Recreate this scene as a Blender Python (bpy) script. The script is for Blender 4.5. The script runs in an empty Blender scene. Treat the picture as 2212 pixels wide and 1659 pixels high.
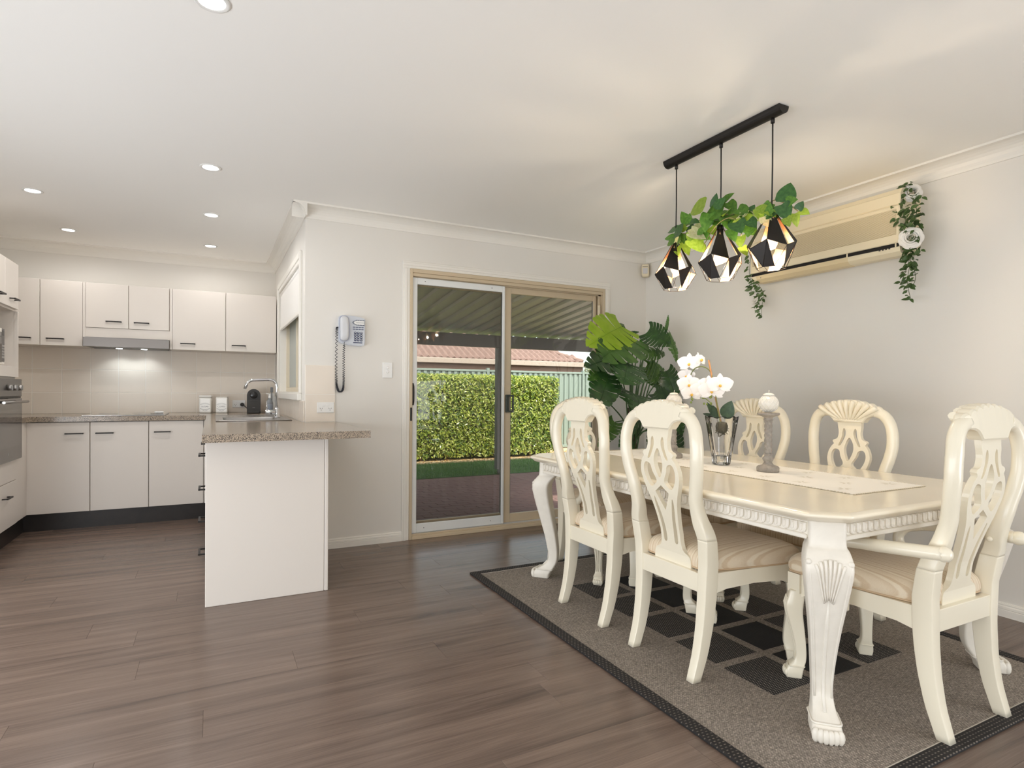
import bpy, bmesh, math, random
from mathutils import Vector, Matrix
random.seed(7)
SC = bpy.context.scene
COL = SC.collection
R = math.radians

# ------------------------------------------------------------------ camera
CAM_H = 1.12
F_PX, CX, CY = 1260.0, 1106.1, 858.3
YAW, PIT, ROLL = R(27.19), R(-0.49), R(0.42)
fwd = Vector((math.sin(YAW)*math.cos(PIT), math.cos(YAW)*math.cos(PIT), math.sin(PIT)))
rgt = Vector((math.cos(YAW), -math.sin(YAW), 0))
upv = rgt.cross(fwd)
rgt, upv = rgt*math.cos(ROLL)+upv*math.sin(ROLL), upv*math.cos(ROLL)-rgt*math.sin(ROLL)
EYE = Vector((0, 0, CAM_H))
cam_data = bpy.data.cameras.new('camera')
cam_data.sensor_width = 36.0
cam_data.lens = F_PX*36.0/2212.0
cam_data.shift_y = (CY-829.5)/2212.0
cam_data.clip_start = 0.05
cam = bpy.data.objects.new('camera', cam_data)
COL.objects.link(cam)
cam.matrix_world = Matrix(((rgt.x, upv.x, -fwd.x, 0), (rgt.y, upv.y, -fwd.y, 0), (rgt.z, upv.z, -fwd.z, CAM_H), (0, 0, 0, 1)))
SC.camera = cam

SC.cycles.diffuse_bounces = 8
SC.cycles.max_bounces = 14

# ------------------------------------------------------------------ world, sun, added fill lights, exposure
SC.view_settings.view_transform = 'Standard'
SC.view_settings.look = 'None'
SC.view_settings.gamma = 1.0
SC.view_settings.use_curve_mapping = False
SC.view_settings.exposure = -0.17
world = bpy.data.worlds.new('sky')
SC.world = world
world.use_nodes = True
wn = world.node_tree.nodes
wn.clear()
wo = wn.new('ShaderNodeOutputWorld')
bg = wn.new('ShaderNodeBackground')
sk = wn.new('ShaderNodeTexSky')
sk.sky_type = 'NISHITA'
sk.sun_disc = False
sk.sun_elevation = R(52)
sk.sun_rotation = R(170)
bg.inputs['Strength'].default_value = 0.62
sk.dust_density = 3.0
hz = wn.new('ShaderNodeHueSaturation')
hz.inputs['Saturation'].default_value = 0.4   # hazy, nearly white sky
world.node_tree.links.new(sk.outputs[0], hz.inputs['Color'])
world.node_tree.links.new(hz.outputs[0], bg.inputs[0])
world.node_tree.links.new(bg.outputs[0], wo.inputs[0])

def light(name, kind, energy, loc, rot=(0, 0, 0), color=(1, 1, 1), size=None, size_y=None, spot=None, blend=0.5, parent=None, radius=None):
    d = bpy.data.lights.new(name, kind)
    d.energy = energy
    d.color = color
    if kind == 'AREA':
        d.shape = 'RECTANGLE'
        d.size = size
        d.size_y = size_y or size
    if kind == 'SPOT':
        d.spot_size = R(spot)
        d.spot_blend = blend
    if radius is not None and kind in ('SPOT', 'POINT'):
        d.shadow_soft_size = radius
    o = bpy.data.objects.new(name, d)
    COL.objects.link(o)
    o.location = loc
    o.rotation_euler = rot
    if parent:
        o.parent = parent
    return o

XR_ = 3.583
sun = light('sun', 'SUN', 6.6, (2, -4, 9), (R(34.5), 0, R(8)), (1.0, 0.95, 0.86))
sun.data.angle = R(0.6)
# fill light added behind the camera, set in an invented rear window
light('rear_fill_light', 'AREA', 10.0, (0.8, -5.92, .85), (R(90), 0, 0), (.90, .95, 1.0), 4.1, 1.2)
# low fill lights added out of view along the left and right walls
light('left_fill_light', 'AREA', 165.0, (-1.90, -0.5, .72), (R(90), 0, R(-90)), (.90, .95, 1.0), 8.6, 1.2)
light('right_fill_light', 'AREA', 118.0, (XR_-.05, -2.7, .72), (R(90), 0, R(90)), (.90, .95, 1.0), 4.1, 1.2)

# ------------------------------------------------------------------ helpers
def srgb(c):
    out = []
    for v in c[:3]:
        v = v/255.0
        out.append(v/12.92 if v <= 0.04045 else ((v+0.055)/1.055)**2.4)
    return tuple(out)+(1.0,)

MATS = {}
def new_mat(name):
    m = bpy.data.materials.new(name)
    m.use_nodes = True
    MATS[name] = m
    nt = m.node_tree
    return m, nt, nt.nodes['Principled BSDF'], nt.links

def M(name, col, rough=0.5, metal=0.0, spec=0.5, var=None, bump=None, coat=0.0, sheen=0.0, trans=0.0, emit=None, sss=0.0):
    if name in MATS:
        return MATS[name]
    m, nt, b, L = new_mat(name)
    c = srgb(col)
    b.inputs['Base Color'].default_value = c
    b.inputs['Roughness'].default_value = rough
    b.inputs['Metallic'].default_value = metal
    b.inputs['Specular IOR Level'].default_value = spec
    if coat:
        b.inputs['Coat Weight'].default_value = coat
        b.inputs['Coat Roughness'].default_value = 0.08
    if sheen:
        b.inputs['Sheen Weight'].default_value = sheen
    if trans:
        b.inputs['Transmission Weight'].default_value = trans
    if emit:
        b.inputs['Emission Color'].default_value = srgb(emit[0])
        b.inputs['Emission Strength'].default_value = emit[1]
    tc = None
    if var or bump:
        tc = nt.nodes.new('ShaderNodeTexCoord')
    if var:
        n = nt.nodes.new('ShaderNodeTexNoise')
        n.inputs['Scale'].default_value = var[0]
        n.inputs['Detail'].default_value = 4
        L.new(tc.outputs['Object'], n.inputs['Vector'])
        r = nt.nodes.new('ShaderNodeValToRGB')
        a = var[1]
        r.color_ramp.elements[0].position = 0.3
        r.color_ramp.elements[1].position = 0.7
        r.color_ramp.elements[0].color = tuple(v*(1-a) for v in c[:3])+(1,)
        r.color_ramp.elements[1].color = tuple(min(1, v*(1+a)) for v in c[:3])+(1,)
        L.new(n.outputs['Fac'], r.inputs['Fac'])
        L.new(r.outputs['Color'], b.inputs['Base Color'])
    if bump:
        n2 = nt.nodes.new('ShaderNodeTexNoise')
        n2.inputs['Scale'].default_value = bump[0]
        n2.inputs['Detail'].default_value = 3
        L.new(tc.outputs['Object'], n2.inputs['Vector'])
        bp = nt.nodes.new('ShaderNodeBump')
        bp.inputs['Strength'].default_value = bump[1]
        bp.inputs['Distance'].default_value = 0.004
        L.new(n2.outputs['Fac'], bp.inputs['Height'])
        L.new(bp.outputs['Normal'], b.inputs['Normal'])
    return m

class G:
    """collects faces for one mesh"""
    def __init__(s):
        s.v, s.f, s.mi, s.sm = [], [], [], []
    def add(s, vs, fs, mi=0, smooth=False):
        o = len(s.v)
        s.v += [tuple(p) for p in vs]
        for f in fs:
            s.f.append(tuple(i+o for i in f))
            s.mi.append(mi)
            s.sm.append(smooth)
        return s
    def box(s, x0, x1, y0, y1, z0, z1, mi=0):
        vs = [(x0, y0, z0), (x1, y0, z0), (x1, y1, z0), (x0, y1, z0), (x0, y0, z1), (x1, y0, z1), (x1, y1, z1), (x0, y1, z1)]
        return s.add(vs, [(0, 3, 2, 1), (4, 5, 6, 7), (0, 1, 5, 4), (1, 2, 6, 5), (2, 3, 7, 6), (3, 0, 4, 7)], mi)
    def cbox(s, x0, x1, y0, y1, z0, z1, b=0.003, mi=0):
        bm = bmesh.new()
        bmesh.ops.create_cube(bm, size=1.0)
        for v in bm.verts:
            v.co = Vector(((x0+x1)/2+v.co.x*(x1-x0), (y0+y1)/2+v.co.y*(y1-y0), (z0+z1)/2+v.co.z*(z1-z0)))
        b = min(b, 0.45*min(abs(x1-x0), abs(y1-y0), abs(z1-z0)))
        bmesh.ops.bevel(bm, geom=list(bm.edges), offset=b, segments=2 if b > 0.006 else 1, affect='EDGES', profile=0.6)
        bm.verts.index_update()
        s.add([v.co[:] for v in bm.verts], [[v.index for v in f.verts] for f in bm.faces], mi)
        bm.free()
        return s
    def tube(s, path, r, n=8, closed=False, caps=True, mi=0, flat=1.0, ref=None, smooth=True, square=False):
        P = [Vector(p) for p in path]
        m = len(P)
        rr = r if isinstance(r, (list, tuple)) else [r]*m
        rings = []
        prev = None
        for i in range(m):
            if closed:
                t = P[(i+1) % m]-P[i-1]
            else:
                t = P[min(i+1, m-1)]-P[max(i-1, 0)]
            if t.length < 1e-9:
                t = Vector((0, 0, 1))
            t.normalize()
            if ref is not None:
                a = Vector(ref)
            else:
                a = prev if prev is not None else (Vector((0, 0, 1)) if abs(t.z) < 0.9 else Vector((1, 0, 0)))
            a = a-t*a.dot(t)
            if a.length < 1e-6:
                a = t.orthogonal()
            a.normalize()
            b = t.cross(a)
            prev = a
            ring = []
            for k in range(n):
                th = 2*math.pi*(k+0.5 if square else k)/n
                ca, sa = math.cos(th), math.sin(th)
                if square:
                    e = 0.35
                    ca = math.copysign(abs(ca)**e, ca)
                    sa = math.copysign(abs(sa)**e, sa)
                ring.append(P[i]+a*ca*rr[i]*flat+b*sa*rr[i])
            rings.append(ring)
        return s.loft(rings, closed_v=closed, caps=caps and not closed, mi=mi, smooth=smooth)
    def loft(s, rings, closed_v=False, caps=True, mi=0, smooth=True):
        n = len(rings[0])
        vs = [p for rg in rings for p in rg]
        fs = []
        m = len(rings)
        for i in range(m if closed_v else m-1):
            j = (i+1) % m
            for k in range(n):
                l = (k+1) % n
                fs.append((i*n+k, i*n+l, j*n+l, j*n+k))
        s.add(vs, fs, mi, smooth)
        if caps:
            s.add(rings[0], [tuple(range(n))[::-1]], mi)
            s.add(rings[-1], [tuple(range(n))], mi)
        return s
    def lathe(s, prof, n=20, c=(0, 0, 0), mi=0, caps=True, smooth=True):
        rings = [[(c[0]+r*math.cos(2*math.pi*k/n), c[1]+r*math.sin(2*math.pi*k/n), c[2]+z) for k in range(n)] for r, z in prof]
        return s.loft(rings, caps=caps, mi=mi, smooth=smooth)
    def prism(s, pts, fn0, fn1, mi=0, smooth=False):
        """pts 2D outline; fn0/fn1 map (a,b) to the two 3D caps"""
        n = len(pts)
        A = [fn0(*p) for p in pts]
        B = [fn1(*p) for p in pts]
        s.add(A+B, [(i, (i+1) % n, n+(i+1) % n, n+i) for i in range(n)], mi, smooth)
        s.add(A, [tuple(range(n))[::-1]], mi)
        s.add(B, [tuple(range(n))], mi)
        return s
    def sphere(s, c, r, n=12, m=8, sc=(1, 1, 1), mi=0):
        rings = []
        for i in range(1, m):
            ph = math.pi*i/m
            rings.append([(c[0]+r*sc[0]*math.sin(ph)*math.cos(2*math.pi*k/n), c[1]+r*sc[1]*math.sin(ph)*math.sin(2*math.pi*k/n), c[2]-r*sc[2]*math.cos(ph)) for k in range(n)])
        o = len(s.v)
        s.loft(rings, caps=False, mi=mi)
        top = (c[0], c[1], c[2]+r*sc[2]); bot = (c[0], c[1], c[2]-r*sc[2])
        s.add(rings[0]+[bot], [((k+1) % n, k, n) for k in range(n)], mi, True)
        s.add(rings[-1]+[top], [(k, (k+1) % n, n) for k in range(n)], mi, True)
        return s
    def mesh(s, name, mats):
        me = bpy.data.meshes.new(name)
        me.from_pydata(s.v, [], s.f)
        if not isinstance(mats, (list, tuple)):
            mats = [mats]
        for m in mats:
            me.materials.append(m)
        me.polygons.foreach_set('material_index', s.mi)
        me.polygons.foreach_set('use_smooth', s.sm)
        me.update()
        bm = bmesh.new()
        bm.from_mesh(me)
        bmesh.ops.remove_doubles(bm, verts=bm.verts, dist=1e-6)
        bm.to_mesh(me)
        bm.free()
        return me
    def obj(s, name, mats, parent=None, loc=None, rot=None):
        return link(name, s.mesh(name, mats), parent, loc, rot)

def link(name, me, parent=None, loc=None, rot=None, scale=None):
    o = bpy.data.objects.new(name, me)
    COL.objects.link(o)
    if parent:
        o.parent = parent
    if loc is not None:
        o.location = loc
    if rot is not None:
        o.rotation_euler = rot
    if scale is not None:
        o.scale = scale
    return o

def tag(o, label, cat, group=None, kind=None):
    o['label'] = label
    o['category'] = cat
    if group:
        o['group'] = group
    if kind:
        o['kind'] = kind
    return o

def thing(name, label, cat, loc=(0, 0, 0), rz=0.0, group=None, kind=None):
    o = bpy.data.objects.new(name, None)
    COL.objects.link(o)
    o.location = loc
    o.rotation_euler = (0, 0, rz)
    o.empty_display_size = 0.1
    return tag(o, label, cat, group, kind)

def struct(name, g, mats, label, cat, parent=None):
    o = g.obj(name, mats, parent)
    return tag(o, label, cat, kind='structure')

def ray(px, py):
    return rgt*((px-CX)/F_PX)+upv*((CY-py)/F_PX)+fwd
def onx(px, py, x):
    d = ray(px, py)
    return EYE+d*(x/d.x)
def ony(px, py, y):
    d = ray(px, py)
    return EYE+d*(y/d.y)

def interp(x, xs, ys):
    if x <= xs[0]:
        return ys[0]
    for i in range(len(xs)-1):
        if x <= xs[i+1]:
            t = (x-xs[i])/(xs[i+1]-xs[i])
            return ys[i]+(ys[i+1]-ys[i])*t
    return ys[-1]

def spline(pts, n=8, closed=False):
    """Catmull-Rom through points (tuples of any dimension)"""
    m = len(pts)
    out = []
    d = len(pts[0])
    rng = m if closed else m-1
    for i in range(rng):
        g = (lambda k: pts[k % m]) if closed else (lambda k: pts[max(0, min(m-1, k))])
        p0, p1, p2, p3 = g(i-1), g(i), g(i+1), g(i+2)
        for k in range(n):
            t = k/n
            out.append(tuple(0.5*(2*p1[j]+(p2[j]-p0[j])*t+(2*p0[j]-5*p1[j]+4*p2[j]-p3[j])*t*t+(3*p1[j]-p0[j]-3*p2[j]+p3[j])*t**3) for j in range(d)))
    if not closed:
        out.append(tuple(pts[-1]))
    return out

def pierced(outer, holes, thick):
    """flat panel with holes in the XY plane, centred on z=0 -> (verts, faces)"""
    cu = bpy.data.curves.new('panel_outline', 'CURVE')
    cu.dimensions = '2D'
    cu.fill_mode = 'BOTH'
    cu.extrude = thick/2
    for pts in [outer]+holes:
        sp = cu.splines.new('POLY')
        sp.points.add(len(pts)-1)
        for p, q in zip(sp.points, pts):
            p.co = (q[0], q[1], 0, 1)
        sp.use_cyclic_u = True
    o = bpy.data.objects.new('panel_outline', cu)
    COL.objects.link(o)
    dg = bpy.context.evaluated_depsgraph_get()
    dg.update()
    me = bpy.data.meshes.new_from_object(o.evaluated_get(dg))
    vs = [tuple(v.co) for v in me.vertices]
    fs = [tuple(p.vertices) for p in me.polygons]
    bpy.data.objects.remove(o)
    bpy.data.curves.remove(cu)
    bpy.data.meshes.remove(me)
    return vs, fs

def text_mesh(txt, size, extrude=0.0003):
    cu = bpy.data.curves.new('lettering', 'FONT')
    cu.body = txt
    cu.size = size
    cu.extrude = extrude
    cu.align_x = 'CENTER'
    cu.align_y = 'CENTER'
    o = bpy.data.objects.new('lettering', cu)
    COL.objects.link(o)
    dg = bpy.context.evaluated_depsgraph_get()
    dg.update()
    me = bpy.data.meshes.new_from_object(o.evaluated_get(dg))
    bpy.data.objects.remove(o)
    bpy.data.curves.remove(cu)
    return me

# ------------------------------------------------------------------ materials
WALL = M('wall_paint', (229, 226, 220), 0.6, spec=0.3, bump=(180, 0.03))
CEIL = M('ceiling_paint', (248, 247, 244), 0.75, spec=0.2)
TRIM = M('white_gloss_trim', (236, 233, 226), 0.35)
GLOSSW = M('white_plastic', (238, 238, 236), 0.3)
CAB = M('white_laminate', (224, 217, 209), 0.42, bump=(90, 0.02))
BLACKM = M('matt_black_metal', (34, 31, 29), 0.45, metal=0.3)
KICK = M('dark_kickboard', (38, 32, 29), 0.35, var=(14, 0.25))
STEEL = M('brushed_steel', (176, 174, 172), 0.28, metal=1.0, bump=(60, 0.03))
CHROME = M('chrome', (225, 226, 228), 0.06, metal=1.0)
BEIGE = M('beige_aluminium', (203, 186, 158), 0.42)
WALU = M('white_aluminium', (229, 231, 230), 0.35)
IVORY = M('ivory_lacquer', (237, 229, 208), 0.28, coat=0.35)
IVORYT = M('ivory_table_lacquer', (243, 233, 211), 0.2, coat=0.3, var=(3, 0.03))
IVORYL = M('ivory_leg_wash', (232, 226, 214), 0.38, var=(30, 0.03))
GLASSY = None

def wood_floor():
    m, nt, b, L = new_mat('oak_plank')
    tc = nt.nodes.new('ShaderNodeTexCoord')
    oi = nt.nodes.new('ShaderNodeObjectInfo')
    add = nt.nodes.new('ShaderNodeVectorMath'); add.operation = 'MULTIPLY_ADD'
    cmb = nt.nodes.new('ShaderNodeCombineXYZ')
    L.new(oi.outputs['Random'], cmb.inputs[0]); L.new(oi.outputs['Random'], cmb.inputs[1]); L.new(oi.outputs['Random'], cmb.inputs[2])
    L.new(cmb.outputs[0], add.inputs[0])
    add.inputs[1].default_value = (37, 53, 71)
    geo = nt.nodes.new('ShaderNodeNewGeometry')
    L.new(geo.outputs['Position'], add.inputs[2])
    mp = nt.nodes.new('ShaderNodeMapping')
    mp.inputs['Scale'].default_value = (.55, 9, 9)
    L.new(add.outputs[0], mp.inputs['Vector'])
    n1 = nt.nodes.new('ShaderNodeTexNoise')
    n1.inputs['Scale'].default_value = 1.6; n1.inputs['Detail'].default_value = 6; n1.inputs['Roughness'].default_value = 0.6
    n1.inputs['Distortion'].default_value = 0.6
    L.new(mp.outputs[0], n1.inputs['Vector'])
    r = nt.nodes.new('ShaderNodeValToRGB')
    e = r.color_ramp.elements
    e[0].position = 0.24; e[0].color = srgb((74, 61, 54))
    e[1].position = 0.78; e[1].color = srgb((136, 116, 103))
    k = e.new(0.42); k.color = srgb((108, 91, 81))
    L.new(n1.outputs['Fac'], r.inputs['Fac'])
    mp2 = nt.nodes.new('ShaderNodeMapping'); mp2.inputs['Scale'].default_value = (4, 220, 220)
    L.new(add.outputs[0], mp2.inputs['Vector'])
    n2 = nt.nodes.new('ShaderNodeTexNoise'); n2.inputs['Scale'].default_value = 1.5; n2.inputs['Detail'].default_value = 3
    L.new(mp2.outputs[0], n2.inputs['Vector'])
    mx = nt.nodes.new('ShaderNodeMix'); mx.data_type = 'RGBA'; mx.blend_type = 'OVERLAY'
    mx.inputs['Factor'].default_value = 0.35
    L.new(r.outputs['Color'], mx.inputs['A']); L.new(n2.outputs['Fac'], mx.inputs['B'])
    hs = nt.nodes.new('ShaderNodeHueSaturation')
    mr = nt.nodes.new('ShaderNodeMapRange'); mr.inputs['To Min'].default_value = 0.92; mr.inputs['To Max'].default_value = 1.08
    L.new(oi.outputs['Random'], mr.inputs['Value'])
    L.new(mr.outputs[0], hs.inputs['Value'])
    L.new(mx.outputs['Result'], hs.inputs['Color'])
    L.new(hs.outputs['Color'], b.inputs['Base Color'])
    b.inputs['Roughness'].default_value = 0.27
    b.inputs['Specular IOR Level'].default_value = 0.5
    bp = nt.nodes.new('ShaderNodeBump'); bp.inputs['Strength'].default_value = 0.12; bp.inputs['Distance'].default_value = 0.002
    L.new(n2.outputs['Fac'], bp.inputs['Height']); L.new(bp.outputs['Normal'], b.inputs['Normal'])
    return m
FLOORM = wood_floor()

def speckle(name, base, dark, light, scale):
    m, nt, b, L = new_mat(name)
    tc = nt.nodes.new('ShaderNodeTexCoord')
    v = nt.nodes.new('ShaderNodeTexVoronoi'); v.inputs['Scale'].default_value = scale
    L.new(tc.outputs['Object'], v.inputs['Vector'])
    sep = nt.nodes.new('ShaderNodeSeparateColor'); L.new(v.outputs['Color'], sep.inputs[0])
    r = nt.nodes.new('ShaderNodeValToRGB'); r.color_ramp.interpolation = 'CONSTANT'
    e = r.color_ramp.elements
    e[0].position = 0.0; e[0].color = srgb(dark)
    e[1].position = 0.3; e[1].color = srgb(base)
    k = e.new(0.62); k.color = srgb(light)
    k = e.new(0.85); k.color = srgb(tuple(int(x*0.72) for x in base))
    L.new(sep.outputs[0], r.inputs['Fac']); L.new(r.outputs['Color'], b.inputs['Base Color'])
    b.inputs['Roughness'].default_value = 0.14
    return m
STONE = speckle('speckled_stone', (170, 154, 136), (66, 60, 56), (190, 172, 150), 430)

def stripes(name, cols, freq):
    m, nt, b, L = new_mat(name)
    tc = nt.nodes.new('ShaderNodeTexCoord')
    sep = nt.nodes.new('ShaderNodeSeparateXYZ'); L.new(tc.outputs['Object'], sep.inputs[0])
    mul = nt.nodes.new('ShaderNodeMath'); mul.operation = 'MULTIPLY'; mul.inputs[1].default_value = freq
    L.new(sep.outputs['Y'], mul.inputs[0])
    fr = nt.nodes.new('ShaderNodeMath'); fr.operation = 'FRACT'; L.new(mul.outputs[0], fr.inputs[0])
    r = nt.nodes.new('ShaderNodeValToRGB')
    e = r.color_ramp.elements
    pos = [0.0, 0.22, 0.28, 0.42, 0.48, 0.62, 0.68, 0.92]
    while len(e) < len(pos):
        e.new(0.5)
    for k, p in enumerate(pos):
        e[k].position = p
        e[k].color = srgb(cols[(k//2) % len(cols)] if k < 7 else cols[0])
    L.new(fr.outputs[0], r.inputs['Fac'])
    n = nt.nodes.new('ShaderNodeTexNoise'); n.inputs['Scale'].default_value = 420
    L.new(tc.outputs['Object'], n.inputs['Vector'])
    mx = nt.nodes.new('ShaderNodeMix'); mx.data_type = 'RGBA'; mx.blend_type = 'OVERLAY'; mx.inputs['Factor'].default_value = 0.18
    L.new(r.outputs['Color'], mx.inputs['A']); L.new(n.outputs['Fac'], mx.inputs['B'])
    L.new(mx.outputs['Result'], b.inputs['Base Color'])
    b.inputs['Roughness'].default_value = 0.6
    b.inputs['Sheen Weight'].default_value = 0.25
    bp = nt.nodes.new('ShaderNodeBump'); bp.inputs['Strength'].default_value = 0.15; bp.inputs['Distance'].default_value = 0.002
    L.new(n.outputs['Fac'], bp.inputs['Height']); L.new(bp.outputs['Normal'], b.inputs['Normal'])
    return m
FABRIC = stripes('striped_upholstery', [(222, 205, 179), (208, 186, 156), (228, 214, 190), (214, 194, 166)], 34.0)

def weave(name, c0, c1, sx, sy, rough=0.8, mort=0.24, grain=70, amt=0.6):
    """a woven pattern of short raised stitches"""
    m, nt, b, L = new_mat(name)
    tc = nt.nodes.new('ShaderNodeTexCoord')
    br = nt.nodes.new('ShaderNodeTexBrick')
    br.inputs['Color1'].default_value = srgb(c0)
    br.inputs['Color2'].default_value = srgb(tuple(int(v*0.8) for v in c0))
    br.inputs['Mortar'].default_value = srgb(c1)
    br.inputs['Scale'].default_value = 1.0
    br.inputs['Brick Width'].default_value = sx
    br.inputs['Row Height'].default_value = sy
    br.inputs['Mortar Size'].default_value = sy*mort
    br.inputs['Mortar Smooth'].default_value = 0.4
    L.new(tc.outputs['Object'], br.inputs['Vector'])
    n = nt.nodes.new('ShaderNodeTexNoise'); n.inputs['Scale'].default_value = grain; n.inputs['Detail'].default_value = 5
    L.new(tc.outputs['Object'], n.inputs['Vector'])
    mx = nt.nodes.new('ShaderNodeMix'); mx.data_type = 'RGBA'; mx.blend_type = 'OVERLAY'; mx.inputs['Factor'].default_value = amt
    L.new(br.outputs['Color'], mx.inputs['A']); L.new(n.outputs['Fac'], mx.inputs['B'])
    L.new(mx.outputs['Result'], b.inputs['Base Color'])
    b.inputs['Roughness'].default_value = rough
    bp = nt.nodes.new('ShaderNodeBump'); bp.inputs['Strength'].default_value = 0.4; bp.inputs['Distance'].default_value = 0.003
    bp.invert = True
    L.new(br.outputs['Fac'], bp.inputs['Height']); L.new(bp.outputs['Normal'], b.inputs['Normal'])
    return m
RUGM = weave('grey_sisal_weave', (170, 158, 145), (104, 96, 88), 0.0095, 0.0052, mort=.18, grain=150, amt=1.0)
RUGD = weave('dotted_black_weave', (176, 166, 154), (27, 25, 26), 0.0105, 0.0095, mort=.40, amt=.2)
RUGS = weave('plain_black_weave', (34, 32, 33), (20, 19, 20), 0.012, 0.008)
RUGB = weave('black_border_weave', (120, 110, 100), (32, 28, 27), 0.017, 0.013, mort=.455, amt=.2)

def pane_mat(name, tint, refl=0.06, rough=0.02):
    """a thin sheet of glass: clear straight through, reflecting by angle"""
    m = bpy.data.materials.new(name)
    m.use_nodes = True
    MATS[name] = m
    nt = m.node_tree
    nt.nodes.clear()
    o = nt.nodes.new('ShaderNodeOutputMaterial')
    t = nt.nodes.new('ShaderNodeBsdfTransparent'); t.inputs[0].default_value = srgb(tint)
    g = nt.nodes.new('ShaderNodeBsdfGlossy'); g.inputs['Roughness'].default_value = rough
    fr = nt.nodes.new('ShaderNodeFresnel'); fr.inputs['IOR'].default_value = 1.3+refl*2
    mx = nt.nodes.new('ShaderNodeMixShader')
    nt.links.new(fr.outputs[0], mx.inputs[0]); nt.links.new(t.outputs[0], mx.inputs[1]); nt.links.new(g.outputs[0], mx.inputs[2])
    nt.links.new(mx.outputs[0], o.inputs[0])
    return m
GLASS = pane_mat('window_glass', (246, 250, 247))
SCREEN = pane_mat('insect_mesh', (228, 226, 224), 0.0, 0.4)
FROST = M('frosted_glass', (228, 233, 229), 0.55, trans=0.55)
# ------------------------------------------------------------------ the room
XR, YD, XW, YK, XL, YB = 3.583, 4.266, 0.571, 6.44, -1.95, -6.0
ZC, ZT = 2.317, 2.407        # foot of the cornice, ceiling
DX0, DX1, DZ = 1.318, 3.108, 2.046
WY0, WY1, WZ0, WZ1 = 4.47, 6.0, 1.10, 2.08

floor = struct('floor', G().box(XL-.1, XR+.1, YB-.1, YD+.02, -.1, -.008).box(XL-.1, XW+.05, YD+.02, YK+.1, -.1, -.008), M('floor_bed', (70, 60, 54), .8), 'grey-brown timber-look plank floor', 'floor')
PW, PL = 0.179, 1.48
pm = G().cbox(-.5, .5, -PW/2+.0002, PW/2-.0002, -.008, 0, .0005).mesh('plank', FLOORM)
row0 = 1.938
k = -8
while True:
    y0 = row0+k*PW
    if y0 > YK:
        break
    known = {0: 1.168, 6: -0.305}
    off = known.get(k, (k*0.613+0.37) % 1 * PL)
    off = (off-XL) % PL-PL
    xm = XR if y0 < YD-.02 else XW
    x = XL+off
    while x < xm:
        a, b = max(x, XL-.02), min(x+PL, xm+.03)
        if b-a > .02:
            p = link('plank', pm, floor, ((a+b)/2, y0+PW/2, 0), None, (b-a-.0006, 1, 1))
        x += PL
    k += 1
G().box(XL, XR, YB, row0-8*PW, -.008, 0).obj('rear_boards', FLOORM, floor)

struct('ceiling', G().box(XL-.1, XR+.1, YB-.1, YD+.1, ZT, ZT+.12).box(XL-.1, XW+.1, YD+.1, YK+.1, ZT, ZT+.12), CEIL, 'flat white plaster ceiling', 'ceiling')
g = G().box(XW, DX0, YD, YD+.14, 0, ZT).box(DX1, XR+.1, YD, YD+.14, 0, ZT).box(DX0, DX1, YD, YD+.14, DZ, ZT)
wall_back = struct('wall_back', g, WALL, 'warm white wall around the sliding door', 'wall')
g = G().box(XW, XW+.14, YD+.14, WY0, 0, ZT).box(XW, XW+.14, WY1, YK+.1, 0, ZT).box(XW, XW+.14, WY0, WY1, 0, WZ0).box(XW, XW+.14, WY0, WY1, WZ1, ZT)
wall_win = struct('wall_window_side', g, WALL, 'narrow kitchen wall holding the window over the sink', 'wall')
wall_kit = struct('wall_kitchen', G().box(XL-.1, XW, YK, YK+.1, 0, ZT), WALL, 'kitchen wall behind the cabinets', 'wall')
struct('wall_right', G().box(XR, XR+.1, YB-.1, -4.8, 0, ZT).box(XR, XR+.1, -.5, YD, 0, ZT).box(XR, XR+.1, -4.8, -.5, 2.3, ZT), WALL, 'warm white wall with the air conditioner', 'wall')
struct('wall_left', G().box(XL-.1, XL, YB-.1, -4.9, 0, ZT).box(XL-.1, XL, 3.9, YK, 0, ZT).box(XL-.1, XL, -4.9, 3.9, 2.3, ZT), WALL, 'side wall of the kitchen and living room', 'wall')
g = G().box(XL, -1.3, YB-.1, YB, 0, ZT).box(2.9, XR, YB-.1, YB, 0, ZT).box(-1.3, 2.9, YB-.1, YB, 0, .3).box(-1.3, 2.9, YB-.1, YB, 2.2, ZT)
struct('wall_rear', g, WALL, 'wall behind the viewer with the added window opening', 'wall')
w = tag(thing('added_window_rear', 'unseen rear window added for fill light', 'window', kind='structure'), 'unseen rear window added for fill light', 'window', kind='structure')  # invented window, out of view, frames the rear fill light
G().box(-1.3, 2.9, YB-.08, YB-.03, .3, .36).box(-1.3, 2.9, YB-.08, YB-.03, 2.14, 2.2).box(-1.3, -1.24, YB-.08, YB-.03, .36, 2.14).box(2.84, 2.9, YB-.08, YB-.03, .36, 2.14).box(.77, .83, YB-.08, YB-.03, .36, 2.14).obj('window_frame', WALU, w)
G().box(-1.24, 2.84, YB-.098, YB-.09, .36, 2.14).obj('added_backing', M('added_backing_white', (240, 240, 238), .8), w)  # opaque white sheet closing the added window

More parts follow.
